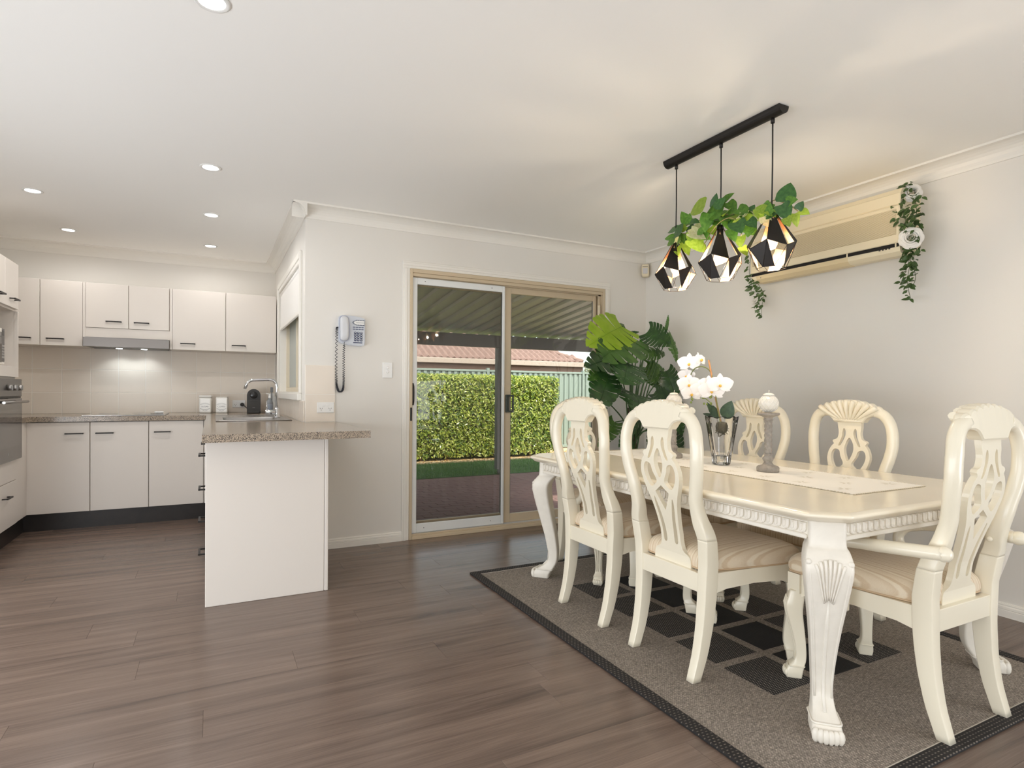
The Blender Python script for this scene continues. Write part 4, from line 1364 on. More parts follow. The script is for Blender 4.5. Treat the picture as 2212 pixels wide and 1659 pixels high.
# ------------------------------------------------------------------ vase and orchid
CRY = M('crystal', (255, 255, 255), .0, trans=1.0)
CRY.node_tree.nodes['Principled BSDF'].inputs['IOR'].default_value = 1.45
VL = (2.372, 2.213, TT2)
va = thing('glass_vase', 'tall fluted clear glass vase on the runner', 'vase', VL)
n = 40
def flute(r_, z, amp, scal=0.0):
    amp *= 1.6
    return [(r_*(1+amp*math.cos(8*2*math.pi*k/n))*math.cos(2*math.pi*k/n), r_*(1+amp*math.cos(8*2*math.pi*k/n))*math.sin(2*math.pi*k/n), z+scal*math.cos(8*2*math.pi*k/n)) for k in range(n)]
rings = [flute(.040, .0008, 0), flute(.043, .006, .02), flute(.045, .03, .04), flute(.050, .07, .05), flute(.062, .15, .05), flute(.073, .22, .045), flute(.080, .248, .03, .004), flute(.079, .252, .03, .004), flute(.075, .248, .03, .004), flute(.067, .22, .03), flute(.056, .15, .02), flute(.044, .08, .01), flute(.036, .05, 0), flute(.01, .045, 0)]
G().loft(rings, smooth=False).obj('glass', pane_mat('cut_glass', (255, 255, 255), .10, .03), va)
G().lathe([(.030, .004), (.034, .012), (.036, .046), (.02, .05)], 10, smooth=False).obj('solid_base', CRY, va)

def simple_leaf(n=6, fold=.12, curl=.25, heart=.0):
    """unit leaf along +X, width 1 across Y"""
    vs, fs = [], []
    for i in range(n+1):
        t = i/n
        w = (math.sin(math.pi*min(1, t**.75))**.8)*.5 if heart == 0 else .5*math.sin(math.pi*t**(.62))**.85
        if i in (0, n):
            w = .012
        x = t-(heart*.16*math.sin(math.pi*min(1, t*2.4)) if heart and t < .3 else 0)
        z = -curl*t*t
        vs += [(x-heart*.10*(1-t)*(w/.5), w, z+fold*w*1.2), (t, 0, z), (x-heart*.10*(1-t)*(w/.5), -w, z+fold*w*1.2)]
    for i in range(n):
        a = i*3
        fs += [(a, a+1, a+4, a+3), (a+1, a+2, a+5, a+4)]
    return vs, fs
def leaf_mesh(name, mat, **kw):
    vs, fs = simple_leaf(**kw)
    g = G(); g.add(vs, fs, 0, True)
    return g.mesh(name, mat)
def place_leaf(name, me, parent, base, tip, width, nrm=(0, 0, 1), roll=0.0):
    """leaf from base to tip (in the parent's space)"""
    b, t = Vector(base), Vector(tip)
    X = t-b
    l = max(1e-4, X.length)
    X.normalize()
    N = Vector(nrm)
    N = N-X*N.dot(X)
    if N.length < 1e-4:
        N = X.orthogonal()
    N.normalize()
    Y = N.cross(X)
    if roll:
        q = Matrix.Rotation(roll, 3, X)
        Y, N = q @ Y, q @ N
    o = link(name, me, parent)
    o.matrix_local = Matrix(((X.x*l, Y.x*width, N.x*l, b.x), (X.y*l, Y.y*width, N.y*l, b.y), (X.z*l, Y.z*width, N.z*l, b.z), (0, 0, 0, 1)))
    return o

def leafmat(name, col, vein, rough=.4, transl=.0):
    m, nt, b, L = new_mat(name)
    tc = nt.nodes.new('ShaderNodeTexCoord')
    n = nt.nodes.new('ShaderNodeTexNoise'); n.inputs['Scale'].default_value = 5; n.inputs['Detail'].default_value = 4
    L.new(tc.outputs['Object'], n.inputs['Vector'])
    r = nt.nodes.new('ShaderNodeValToRGB')
    r.color_ramp.elements[0].position = .35; r.color_ramp.elements[0].color = srgb(col)
    r.color_ramp.elements[1].position = .75; r.color_ramp.elements[1].color = srgb(vein)
    L.new(n.outputs['Fac'], r.inputs['Fac'])
    oi = nt.nodes.new('ShaderNodeObjectInfo')
    mr = nt.nodes.new('ShaderNodeMapRange'); mr.inputs['To Min'].default_value = .78; mr.inputs['To Max'].default_value = 1.25
    L.new(oi.outputs['Random'], mr.inputs['Value'])
    hs = nt.nodes.new('ShaderNodeHueSaturation'); L.new(mr.outputs[0], hs.inputs['Value']); L.new(r.outputs['Color'], hs.inputs['Color'])
    L.new(hs.outputs['Color'], b.inputs['Base Color'])
    b.inputs['Roughness'].default_value = rough
    if transl:
        out = nt.nodes['Material Output']
        t = nt.nodes.new('ShaderNodeBsdfTranslucent'); L.new(hs.outputs['Color'], t.inputs['Color'])
        mx = nt.nodes.new('ShaderNodeMixShader'); mx.inputs[0].default_value = transl
        L.new(b.outputs[0], mx.inputs[1]); L.new(t.outputs[0], mx.inputs[2]); L.new(mx.outputs[0], out.inputs['Surface'])
    return m
ORL = leafmat('orchid_leaf', (38, 60, 40), (58, 84, 52), .35)
orc = thing('orchid', 'white moth orchid with two flower stems in the vase', 'orchid', (VL[0], VL[1], VL[2]+.06))
OB = Vector(orc.location)
def OP(px, py, dx=0.0):
    return onx(px, py, 2.372+dx)-OB
WHP = M('white_petal', (250, 247, 246), .5, sss=.1)
rnd = random.Random(11)
mo = G()
for i in range(60):
    a = rnd.random()*6.28; r_ = .026*math.sqrt(rnd.random())
    p = Vector((r_*math.cos(a), r_*math.sin(a), .10+.05*rnd.random()))
    mo.tube([p, p+Vector((rnd.uniform(-.02, .02), rnd.uniform(-.02, .02), rnd.uniform(-.02, .02)))], .0016, 4)
mo.lathe([(.012, .105), (.028, .115), (.032, .14), (.026, .16), (.01, .165)], 12)
m_ = mo.obj('moss_root_ball', M('dark_moss', (66, 62, 44), .9, var=(60, .4)), orc); m_['kind'] = 'stuff'
G().tube([OP(1560, 925), OP(1548, 870), OP(1541, 830), OP(1531, 778)], .0048, 8).obj('stake', M('tan_cane', (176, 128, 84), .6), orc)
GST = M('orchid_stem_green', (112, 124, 66), .5)
G().tube(spline([tuple(OP(*p)) for p in [(1558, 920), (1547, 868), (1541, 825), (1537, 808), (1528, 796), (1514, 792), (1500, 797), (1491, 815), (1492, 845), (1496, 866)]], 5), .0028, 7).obj('flower_stem', GST, orc)
G().tube(spline([tuple(OP(*p, -.02)) for p in [(1556, 915), (1549, 872), (1545, 850), (1538, 838), (1528, 842), (1520, 858), (1526, 862), (1535, 870)]], 5), .0025, 7).obj('flower_stem', GST, orc)
for (b, t, w) in (((1566, 905), (1580, 866), .075), ((1552, 905), (1526, 868), .035), ((1550, 905), (1539, 875), .04), ((1545, 900), (1517, 893), .02)):
    place_leaf('leaf', leaf_mesh('leaf', ORL, n=8, fold=.1, curl=.05), orc, OP(*b), OP(*t), w, (-.85, -.5, .15))
def flower(px, py, s, face, dx=0.0, yel=True):
    c = OP(px, py, dx)
    F_ = Vector(face).normalized()
    U = Vector((0, 0, 1)); U = (U-F_*U.dot(F_)).normalized()
    S = U.cross(F_)
    g = G()
    for ang, l, w in ((90, .9, .55), (210, .85, .5), (330, .85, .5), (15, 1.0, 1.05), (165, 1.0, 1.05)):
        d = S*math.cos(R(ang))+U*math.sin(R(ang)); e = F_.cross(d)
        N_ = 5
        vs, fs = [], []
        for i in range(N_+1):
            t = i/N_
            ww = w*s*.5*math.sin(math.pi*(.06+.92*t)**.8)**.7
            p = c+d*(l*s*t)+F_*(.12*s*math.sin(t*2.4)-(.004 if ang in (90, 210, 330) else 0))
            vs += [p+e*ww, p+F_*.004, p-e*ww]
        for i in range(N_):
            a = i*3
            fs += [(a, a+1, a+4, a+3), (a+1, a+2, a+5, a+4)]
        g.add(vs, fs, 0, True)
    fl = g.obj('flower', WHP, orc)
    l_ = G().sphere(c+F_*.010-U*.004, .0075, 8, 6, (1, 1, 1.1))
    l_.obj('lip', M('yellow_lip', (238, 188, 84), .5), fl)
for px, py, s, f_, dx in ((1489, 786, .060, (-.8, -.6, .05), 0), (1484, 812, .05, (-.9, -.3, -.2), .01), (1489, 831, .062, (-.75, -.65, -.1), -.01), (1494, 851, .055, (-.6, -.8, -.2), 0), (1512, 778, .045, (.2, -.8, .3), .02), (1484, 842, .045, (-.95, -.2, -.2), .03), (1538, 845, .065, (-.8, -.6, -.05), -.03), (1555, 832, .062, (-.6, -.8, 0), -.02), (1517, 843, .058, (-.9, -.5, -.05), -.01), (1530, 830, .05, (-.7, -.5, .3), .02)):
    flower(px, py, s*1.12, f_, dx)
for px, py, r_ in ((1519, 858, .009), (1535, 857, .009), (1521, 872, .006), (1527, 873, .0055), (1536, 872, .007), (1495, 862, .007), (1493, 869, .006)):
    G().sphere(OP(px, py, -.02), r_, 8, 7, (.9, .9, 1.15)).obj('bud', M('green_bud', (134, 150, 72), .5), orc)
# ------------------------------------------------------------------ pendant light
PX = 2.253
PY = [2.439, 2.124, 1.823]
pl = thing('pendant_light', 'black ceiling bar with three faceted copper-lined pendant shades', 'pendant light', (PX, 2.131, ZT))
half = [(.0, .0)]+[(.032*math.cos(a*math.pi/10), -.034*math.sin(a*math.pi/10)) for a in range(0, 11)]
prof_ = [(.032*math.cos(a*math.pi/12), -.036*math.sin(a*math.pi/12)-.002) for a in range(0, 13)]
G().prism(prof_, lambda a, b: (a, 1.765-2.131, b), lambda a, b: (a, 2.51-2.131, b)).obj('ceiling_bar', BLACKM, pl)
BLKS = M('shade_black', (33, 28, 25), .4, metal=.3)
COPS = M('shade_copper', (222, 176, 138), .36, metal=.7)
BULB = M('bulb_glass', (255, 240, 215), .1, emit=((255, 222, 170), 3.5))
FIL = M('bulb_filament', (255, 240, 210), .3, emit=((255, 226, 176), 60))
def shade_geo():
    N = 8
    T = [(.016*math.cos(2*math.pi*k/N), .016*math.sin(2*math.pi*k/N), .252) for k in range(N)]
    Mv = [((.110 if k % 2 else .105)*math.cos(2*math.pi*k/N), (.110 if k % 2 else .105)*math.sin(2*math.pi*k/N), .082 if k % 2 else .112) for k in range(N)]
    B = [(.063*math.cos(2*math.pi*(k+.5)/N), .063*math.sin(2*math.pi*(k+.5)/N), 0) for k in range(N)]
    return N, T, Mv, B
N8, T8, M8, B8 = shade_geo()
def panel(tri, name, par, loc):
    """thin metal sheet: black outside, copper inside"""
    P_ = [Vector(p) for p in tri]
    nrm = (P_[1]-P_[0]).cross(P_[2]-P_[0]).normalized()
    c = sum(P_, Vector())/3
    if nrm.dot(Vector((c.x, c.y, 0))) < 0:
        P_.reverse(); nrm = -nrm
    n = len(P_)
    g = G()
    g.add(P_, [tuple(range(n))], 0)
    Q = [p-nrm*.0012 for p in P_]
    g.add(Q, [tuple(range(n))[::-1]], 1)
    g.add(P_+Q, [(i, n+i, n+(i+1) % n, (i+1) % n) for i in range(n)], 0)
    return g.obj(name, [BLKS, COPS], par, loc)
for pi_, y in enumerate(PY):
    yl = y-2.131
    zb = 1.69-ZT
    G().tube([(0, yl, -.036), (0, yl, -.06)], .009, 10).obj('cord_grip', BLACKM, pl)
    G().tube([(0, yl, -.05), (.002, yl, -.25), (0, yl, zb+.25)], .0032, 6).obj('cord', M('black_cable', (26, 24, 22), .6), pl)
    fr = G()
    for a, b in [(T8[k], M8[k]) for k in range(N8)]+[(M8[k], M8[(k+1) % N8]) for k in range(N8)]+[(M8[k], B8[k]) for k in range(N8)]+[(M8[(k+1) % N8], B8[k]) for k in range(N8)]+[(B8[k], B8[(k+1) % N8]) for k in range(N8)]+[(T8[k], T8[(k+1) % N8]) for k in range(N8)]:
        fr.tube([a, b], .0014, 4)
    fr.lathe([(.003, .275), (.016, .27), (.018, .25)], 10, caps=False)
    sh = fr.obj('shade', BLKS, pl, (0, yl, zb), (0, 0, R(11+pi_*9)))
    for k in range(N8):
        l = (k+1) % N8
        if k % 2 == 0:
            panel([T8[k], M8[k], M8[l], T8[l]], 'panel', sh, None)
            if k % 4 == 0:
                panel([M8[k], B8[(k-1) % N8], B8[k]], 'panel', sh, None)
        else:
            panel([M8[k], M8[l], B8[k]], 'panel', sh, None)
            if k % 4 == 1:
                panel([T8[l], M8[l], tuple(Vector(M8[l])*.75+Vector(M8[k])*.25)], 'panel', sh, None)
    G().lathe([(.012, .175), (.015, .18), (.015, .25)], 14).obj('socket', BLACKM, sh)
    G().lathe([(.002, .085), (.016, .09), (.024, .104), (.027, .118), (.023, .138), (.015, .158), (.012, .176)], 18).obj('bulb', BULB, sh)
    G().lathe([(.002, .098), (.006, .102), (.007, .13), (.002, .136)], 10).obj('filament', FIL, sh)
    light('pendant_glow', 'POINT', 7.0, (0, 0, .072), color=(1.0, .81, .59), parent=sh, radius=.012)

# ------------------------------------------------------------------ leafy vine wound round the pendants
PO1 = leafmat('pothos_green', (74, 122, 42), (112, 158, 62), .4, .3)
PO2 = leafmat('pothos_lime', (142, 176, 52), (176, 202, 84), .4, .35)
PO3 = leafmat('pothos_dark', (46, 88, 44), (74, 118, 58), .4, .2)
PO4 = leafmat('pothos_cream', (196, 200, 140), (228, 222, 190), .4, .3)
vine = thing('pothos_garland', 'artificial pothos vine wound over the three pendant shades', 'garland', (PX, 2.131, 1.93))
VB = Vector(vine.location)
lm = {c: leaf_mesh('leaf', m, n=8, fold=.16, curl=.14, heart=1.0) for c, m in ((1, PO1), (2, PO2), (3, PO3), (4, PO4))}
def vp(x, y, dx):
    return onx(1380+x/5.53, 380+y/5.53, PX+dx)-VB
path = [(400, 620), (520, 600), (700, 540), (820, 500), (960, 470), (1100, 460), (1250, 430), (1400, 390), (1560, 320), (1640, 290), (1800, 350), (1900, 420)]
G().tube(spline([tuple(vp(x, y, .02)) for x, y in path], 5), .0026, 6).obj('stem', M('vine_stem', (150, 140, 92), .6), vine)
G().tube(spline([tuple(vp(x, y, -.03)) for x, y in [(420, 700), (520, 690), (620, 700), (760, 820), (850, 700), (960, 560), (1100, 500), (1230, 600), (1220, 720)]], 5), .0022, 6).obj('stem', M('vine_stem', (150, 140, 92), .6), vine)
LV = [(1740, 310, 1815, 65, 3, 1.0), (1760, 320, 1885, 275, 1, .9), (1700, 345, 1800, 525, 3, 1.1), (1900, 400, 1965, 300, 3, .8), (1905, 430, 2035, 440, 2, .8), (1870, 450, 1885, 612, 2, .55), (1760, 500, 1800, 600, 2, .8), (1600, 380, 1480, 490, 1, .9), (1640, 430, 1540, 560, 3, .9), (1580, 330, 1450, 470, 1, .7), (790, 360, 585, 420, 2, .75), (900, 370, 922, 205, 3, .6), (1010, 340, 870, 330, 3, .9), (1020, 300, 1125, 200, 1, .5), (1060, 320, 1165, 410, 1, 1.0), (1010, 400, 770, 450, 1, 1.0), (840, 450, 780, 665, 1, .9), (880, 480, 960, 580, 1, 1.0), (1030, 500, 1175, 700, 1, .7), (1100, 640, 1150, 775, 1, .8), (1180, 400, 1330, 440, 1, .8), (1330, 420, 1380, 335, 3, .9), (1300, 450, 1470, 440, 4, .7), (1280, 500, 1370, 590, 4, .9), (1290, 590, 1400, 700, 1, 1.1), (1220, 720, 1210, 855, 2, .9), (1230, 850, 1295, 945, 2, .7), (590, 590, 515, 410, 1, .75), (600, 570, 602, 430, 1, .4), (610, 560, 715, 540, 3, .6), (600, 600, 655, 690, 3, 1.0), (450, 650, 335, 650, 3, .6), (520, 650, 380, 715, 3, .7), (430, 740, 295, 735, 1, .5), (430, 770, 320, 815, 1, .7), (560, 750, 585, 950, 2, .85), (650, 760, 735, 885, 2, .95), (730, 830, 795, 910, 2, .9), (460, 850, 470, 945, 2, .6), (500, 760, 430, 840, 1, 1.0), (620, 660, 790, 745, 4, .6), (700, 690, 855, 745, 1, .7), (1450, 420, 1480, 540, 2, 1.0), (1150, 560, 1250, 620, 4, .9), (1060, 430, 1000, 470, 2, .9), (780, 640, 830, 760, 1, .8), (900, 520, 820, 600, 3, .8), (1330, 620, 1300, 720, 1, .9), (1540, 420, 1640, 480, 2, .9), (1500, 470, 1560, 560, 2, .8), (560, 690, 620, 760, 3, .9), (470, 720, 540, 800, 1, .9)]
rnd = random.Random(21)
for i in range(34):
    x_ = rnd.choice([rnd.uniform(420, 700), rnd.uniform(760, 1250), rnd.uniform(1250, 1620)])
    y_ = interp(x_, [420, 700, 960, 1250, 1600], [680, 600, 480, 470, 370])+rnd.uniform(-40, 90)
    a_ = rnd.uniform(-.6, 3.7); l_ = rnd.uniform(90, 150)
    LV.append((x_, y_, x_+l_*math.cos(a_), y_+l_*math.sin(a_), rnd.choice([1, 1, 2, 2, 3, 4]), rnd.uniform(.8, 1.05)))
for (bx1, by1, tx1, ty1, c, wf) in LV:
    dx = rnd.uniform(-.07, .05)
    b, t = vp(bx1, by1, dx), vp(tx1, ty1, dx+rnd.uniform(-.03, .03))
    place_leaf('leaf', lm[c], vine, b, t, (t-b).length*.72*wf+.016, (-.8+rnd.uniform(-.3, .3), -.5+rnd.uniform(-.3, .3), .35), rnd.uniform(-.3, .3))

# ------------------------------------------------------------------ air conditioner
ac = thing('air_conditioner', 'cream wall-mounted split system air conditioner', 'air conditioner', (XR, 2.405, 1.9))
ACM = M('aged_cream_plastic', (232, 220, 190), .42)
a0, a1 = -.502, .498
sec = [(0, .025), (-.12, .0), (-.165, .0), (-.19, .02), (-.196, .045), (-.196, .34), (-.18, .372), (-.15, .38), (0, .385)]
G().prism(sec, lambda u, v: (u, a0, v), lambda u, v: (u, a1, v)).obj('body', ACM, ac)
G().cbox(-.206, -.195, a0-.002, a1+.002, .066, .276, .004).obj('front_panel', ACM, ac)
G().cbox(-.202, -.19, a0-.002, a1+.002, .280, .345, .004).obj('upper_panel', ACM, ac)
for i in range(26):
    z = .116+i*.0054
    G().box(-.2095, -.2055, a0+.015, a1-.015, z, z+.0026).obj('grille_slat', ACM, ac)
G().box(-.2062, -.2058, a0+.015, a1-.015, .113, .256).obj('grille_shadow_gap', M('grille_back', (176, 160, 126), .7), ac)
G().box(-.199, -.190, a0+.004, a1-.004, .046, .066).obj('air_slot', M('slot_black', (26, 22, 20), .8), ac)
vpz = [(-.198, .046), (-.19, .02), (-.165, -.001), (-.120, -.003), (-.122, .003), (-.164, .004), (-.186, .024), (-.193, .046)]
G().prism(vpz, lambda u, v: (u, a0+.30, v), lambda u, v: (u, a1-.04, v)).obj('louvre', M('louvre_cream', (224, 206, 166), .45), ac)
for yy in (a0+.30, a0+.02):
    G().box(-.2, -.186, yy-.004, yy+.004, .044, .068).obj('louvre_clip', ACM, ac)
for q in range(4):
    G().cbox(-.199, -.196, a0+.05+q*.018, a0+.06+q*.018, .04, .047, .001).obj('indicator', M('slot_dark', (70, 66, 62), .7), ac)
link('emblem', (lambda me: (me.materials.append(M('grey_ink', (112, 110, 108), .7)), me)[1])(text_mesh('|||', .012)), ac, (-.1985, a1-.08, .03), (R(90), 0, R(-90)))

# ------------------------------------------------------------------ trailing rose garlands on the air conditioner
VG = leafmat('vine_dark_green', (58, 82, 44), (88, 112, 60), .45, .15)
small = leaf_mesh('leaf', VG, n=5, fold=.15, curl=.15)
ROSE = M('white_foam_rose', (240, 237, 230), .6)
def rose(parent, c, r_, face):
    F_ = Vector(face).normalized()
    U = Vector((0, 0, 1)); U = (U-F_*U.dot(F_)).normalized()
    S = U.cross(F_)
    ro = None
    rn = random.Random(int(c.z*1000))
    for ring_, (cnt, rad, h, open_) in enumerate(((1, .13, .50, .02), (3, .30, .50, .06), (4, .48, .46, .12), (5, .68, .36, .18), (6, .86, .24, .2), (7, 1.0, .10, .22))):
        for q in range(cnt):
            g = G()
            a0_ = 2*math.pi*q/cnt+ring_*.7
            sw = 2*math.pi/cnt*.62 if cnt > 1 else 3.1
            vs, fs = [], []
            for i in range(7):
                aa = a0_-sw+2*sw*i/6
                edge = 1-.26*(abs(i-3)/3)**2+rn.uniform(-.02, .02)
                for j in range(4):
                    t = j/3
                    rr_ = r_*(rad*.62+(rad*.38+open_*.25*t)*t*edge)
                    hh = r_*(h*1.3*(t**.6)*edge-(.20*(t**4) if ring_ > 1 else 0))
                    vs.append(c+(S*math.cos(aa)+U*math.sin(aa))*rr_+F_*hh)
            for i in range(6):
                for j in range(3):
                    k = i*4+j
                    fs.append((k, k+4, k+5, k+1))
            g.add(vs, fs, 0, True)
            if ro is None:
                ro = g.obj('rose', ROSE, parent)
            else:
                g.obj('petal', ROSE, ro)
    return ro
def garland(label, loc, strands, roses, nleaf, seed, side):
    gl = thing('rose_garland', label, 'garland', loc, 0, 'trailing rose garlands')
    o = Vector(loc)
    rn = random.Random(seed)
    for st in strands:
        pts = spline([tuple(Vector(p)-o) for p in st['p']], 6)
        G().tube(pts, .0016, 5).obj('stem', M('thin_vine_stem', (96, 104, 66), .6), gl)
        m = len(pts)
        for i in range(st['n']):
            t = (i+rn.random())/st['n']
            p = Vector(pts[min(m-1, int(t*(m-1)))])
            ang = rn.uniform(0, 6.28)
            d = Vector((-.45*abs(math.cos(ang))-.1, math.sin(ang)*st['s'], rn.uniform(-.9, .25))).normalized()
            l_ = rn.uniform(.026, .046)
            base = p+Vector((rn.uniform(-.02, 0), rn.uniform(-1, 1)*st['w'], rn.uniform(-.01, .01)))
            if base.x+o.x > XR-.01:
                base.x = XR-.012-o.x
            place_leaf('leaf', small, gl, base, base+d*l_, l_*.55, (-.8, -.4+rn.uniform(-.4, .4), .5), rn.uniform(-.6, .6))
    for c, r_, f_ in roses:
        rose(gl, Vector(c)-o, r_, f_)
    return gl
xa = XR-.13
P_ = lambda px, py, x: tuple(onx(px, py, x))
garland('green vine garland with two white roses at the near end of the air conditioner', (XR-.09, 1.905, 2.31),
    [dict(p=[P_(1955, 400, xa), P_(1950, 450, xa-.06), P_(1962, 500, xa-.06), P_(1968, 560, xa)], n=88, s=1.0, w=.045),
     dict(p=[P_(1975, 410, xa+.03), P_(1980, 460, xa), P_(1975, 500, xa), P_(1980, 545, xa)], n=78, s=1.0, w=.038),
     dict(p=[P_(1972, 530, xa), P_(1966, 570, xa), P_(1960, 610, xa+.02), P_(1968, 648, xa+.03)], n=34, s=.9, w=.008),
     dict(p=[P_(1975, 530, xa), P_(1974, 575, xa), P_(1978, 600, xa), P_(1970, 622, xa)], n=24, s=.9, w=.008),
     dict(p=[P_(1965, 560, xa), P_(1955, 590, xa), P_(1944, 615, xa)], n=10, s=.9, w=.005)],
    [((XR-.12, 1.885, 2.25), .052, (-.7, -.7, .1)), (P_(1968, 514, xa-.06), .058, (-.85, -.5, -.05))], 0, 5, 1)
xb = XR-.16
garland('thin green vine with a pale rose hanging at the door end of the air conditioner', (XR-.1, 2.92, 2.10),
    [dict(p=[P_(1622, 555, xb-.04), P_(1619, 590, xb-.04), P_(1624, 615, xb), P_(1622, 632, xb)], n=16, s=.8, w=.01),
     dict(p=[P_(1622, 595, xb-.02), P_(1642, 620, xb), P_(1650, 640, xb), P_(1645, 665, xb), P_(1646, 686, xb)], n=34, s=.9, w=.012),
     dict(p=[P_(1632, 612, xb), P_(1638, 640, xb+.02), P_(1636, 665, xb+.02)], n=18, s=.9, w=.014)],
    [(P_(1633, 652, xb+.06), .042, (-.5, .6, -.2))], 0, 9, -1)

# ------------------------------------------------------------------ monstera
MO1 = leafmat('monstera_dark', (36, 66, 34), (60, 96, 46), .3, .12)
MO2 = leafmat('monstera_lime', (168, 208, 48), (190, 222, 74), .35, .4)
MO3 = leafmat('monstera_mid', (62, 98, 42), (96, 136, 62), .32, .2)
MO4 = leafmat('monstera_bright', (64, 136, 34), (92, 160, 50), .35, .3)
def monstera_mesh(mat, seed):
    """deeply cut leaf, unit length along +X, about unit width"""
    rn = random.Random(seed)
    g = G()
    NL = 9
    for sg in (1, -1):
        for k in range(NL):
            s0, s1 = k/NL, (k+1)/NL
            gap = rn.uniform(.12, .26) if k > 0 else .04
            cut = rn.uniform(.30, .52)
            NW, NS = 6, 3
            vs, fs = [], []
            for i in range(NW+1):
                w = i/NW
                for j in range(NS+1):
                    t = j/NS
                    if w > cut:
                        sh = gap*((w-cut)/(1-cut))**.7
                        tt = (.5*sh if k > 0 else 0)+(1-(sh if k > 0 else .5*sh))*t
                    else:
                        tt = t
                    s = s0+(s1-s0)*tt
                    m_ = .92*s
                    xm = -.20+1.21*s**1.02
                    ym = .46*max(0.0, math.sin(math.pi*min(1, (.17+.83*s)**.9)))**.75
                    e_ = 1-.045*(2*t-1)**2*(1 if i == NW else 0)
                    x = m_+(xm-m_)*w*e_+.06*math.sin(math.pi*w)*(1-s)
                    y = sg*ym*w*e_
                    z = .16*abs(y)-.55*y*y-.22*(x-.25)**2+.014*math.sin(k*2.4+sg)*w
                    vs.append((x, y, z))
            for i in range(NW):
                for j in range(NS):
                    a = i*(NS+1)+j
                    q = (a, a+NS+1, a+NS+2, a+1)
                    fs.append(q if sg < 0 else q[::-1])
            g.add(vs, fs, 0, True)
    g.tube([(.0, 0, -.02), (.3, 0, .002), (.6, 0, -.016), (.96, 0, -.086)], [.012, .010, .007, .003], 5)
    return g.mesh('leaf', mat)
MM = {(c, v): monstera_mesh(m, v*7+c) for c, m in ((1, MO1), (2, MO2), (3, MO3), (4, MO4)) for v in (0, 1)}
mon = thing('monstera_plant', 'tall potted monstera with large split leaves in the corner', 'plant', (3.08, 3.82, 0))
MB_ = Vector(mon.location)
G().lathe([(.13, .001), (.15, .02), (.17, .28), (.185, .30), (.185, .33), (.165, .33), (.16, .30)], 24).obj('pot', M('charcoal_pot', (60, 58, 56), .5), mon)
G().lathe([(.161, .30), (.02, .305)], 24).obj('soil', M('potting_soil', (52, 42, 34), .95, var=(40, .4)), mon)
G().tube([(0, 0, .3), (.01, .0, .7), (-.01, .01, 1.0)], .028, 10).obj('moss_pole', M('coir_pole', (70, 58, 42), .95, var=(50, .4)), mon)
def mp_(x, y, Y):
    return ony(1260+x/7.542, 660+y/7.542, Y)-MB_
STM = M('petiole_green', (66, 96, 52), .45)
ML = [ # base, tip (crop px), depth base, depth tip, width factor, colour, normal
 ((640, 330), (160, 575), 3.74, 3.60, 1.0, 2, (-0.40, -0.82, 0.38)),
 ((800, 500), (345, 800), 3.70, 3.52, .95, 3, (-0.31, -0.85, 0.38)),
 ((1060, 410), (1410, 610), 3.72, 3.60, 1.35, 1, (-0.37, -0.94, 0.32)),
 ((1440, 470), (1880, 890), 3.80, 3.72, .55, 3, (0.20, -0.61, 0.27)),
 ((960, 730), (935, 560), 3.80, 3.80, .7, 4, (-0.49, -1.09, 0.00)),
 ((900, 660), (700, 640), 3.78, 3.76, .5, 4, (-0.25, -0.97, 0.32)),
 ((1010, 770), (1350, 750), 3.80, 3.85, .55, 3, (-0.25, -0.76, 0.43)),
 ((560, 850), (120, 930), 3.62, 3.48, .75, 1, (-0.25, -0.76, 0.43)),
 ((720, 930), (690, 1215), 3.58, 3.42, 1.75, 1, (-0.25, -1.00, 0.29)),
 ((420, 1120), (240, 1700), 3.60, 3.50, .85, 1, (-0.46, -1.06, 0.11)),
 ((1480, 1070), (1560, 1480), 3.82, 3.74, .95, 1, (-0.43, -1.09, 0.09)),
 ((1060, 990), (1240, 1330), 3.84, 3.84, .9, 3, (-0.37, -1.09, 0.14)),
 ((880, 1450), (930, 1690), 3.56, 3.40, 2.0, 1, (-0.25, -0.98, 0.32)),
 ((1180, 1400), (1500, 1600), 3.78, 3.72, .9, 1, (-0.25, -0.91, 0.36)),
 ((390, 1560), (545, 1490), 3.66, 3.62, .8, 3, (-0.37, -0.97, 0.27)),
 ((300, 1040), (120, 1180), 3.66, 3.58, .7, 3, (-0.25, -0.85, 0.38)),
 ((1050, 960), (1380, 1030), 3.86, 3.88, .45, 3, (-0.25, -0.79, 0.41)),
 ((700, 470), (900, 420), 3.76, 3.72, .45, 1, (-0.25, -0.67, 0.43)),
 ((1450, 400), (1390, 165), 3.82, 3.80, .16, 3, (-0.49, -1.09, 0.00)),
 ((1450, 400), (1520, 195), 3.82, 3.84, .12, 3, (-0.49, -1.09, 0.00)),
 ((1700, 1480), (1880, 1250), 3.86, 3.86, .6, 1, (-0.43, -1.09, 0.05)),
 ((1500, 1600), (1980, 2060), 3.70, 3.66, .55, 1, (-0.07, -0.79, 0.38)),
 ((1480, 2000), (1700, 2500), 3.80, 3.72, 1.0, 1, (-0.37, -1.09, 0.14)),
 ((520, 1900), (290, 2250), 3.68, 3.60, .6, 3, (-0.43, -0.97, 0.27)),
 ((800, 1900), (620, 2280), 3.72, 3.70, .6, 1, (-0.43, -1.09, 0.09)),
 ((1250, 2050), (1120, 2420), 3.74, 3.68, .9, 1, (-0.37, -1.03, 0.23)),
]
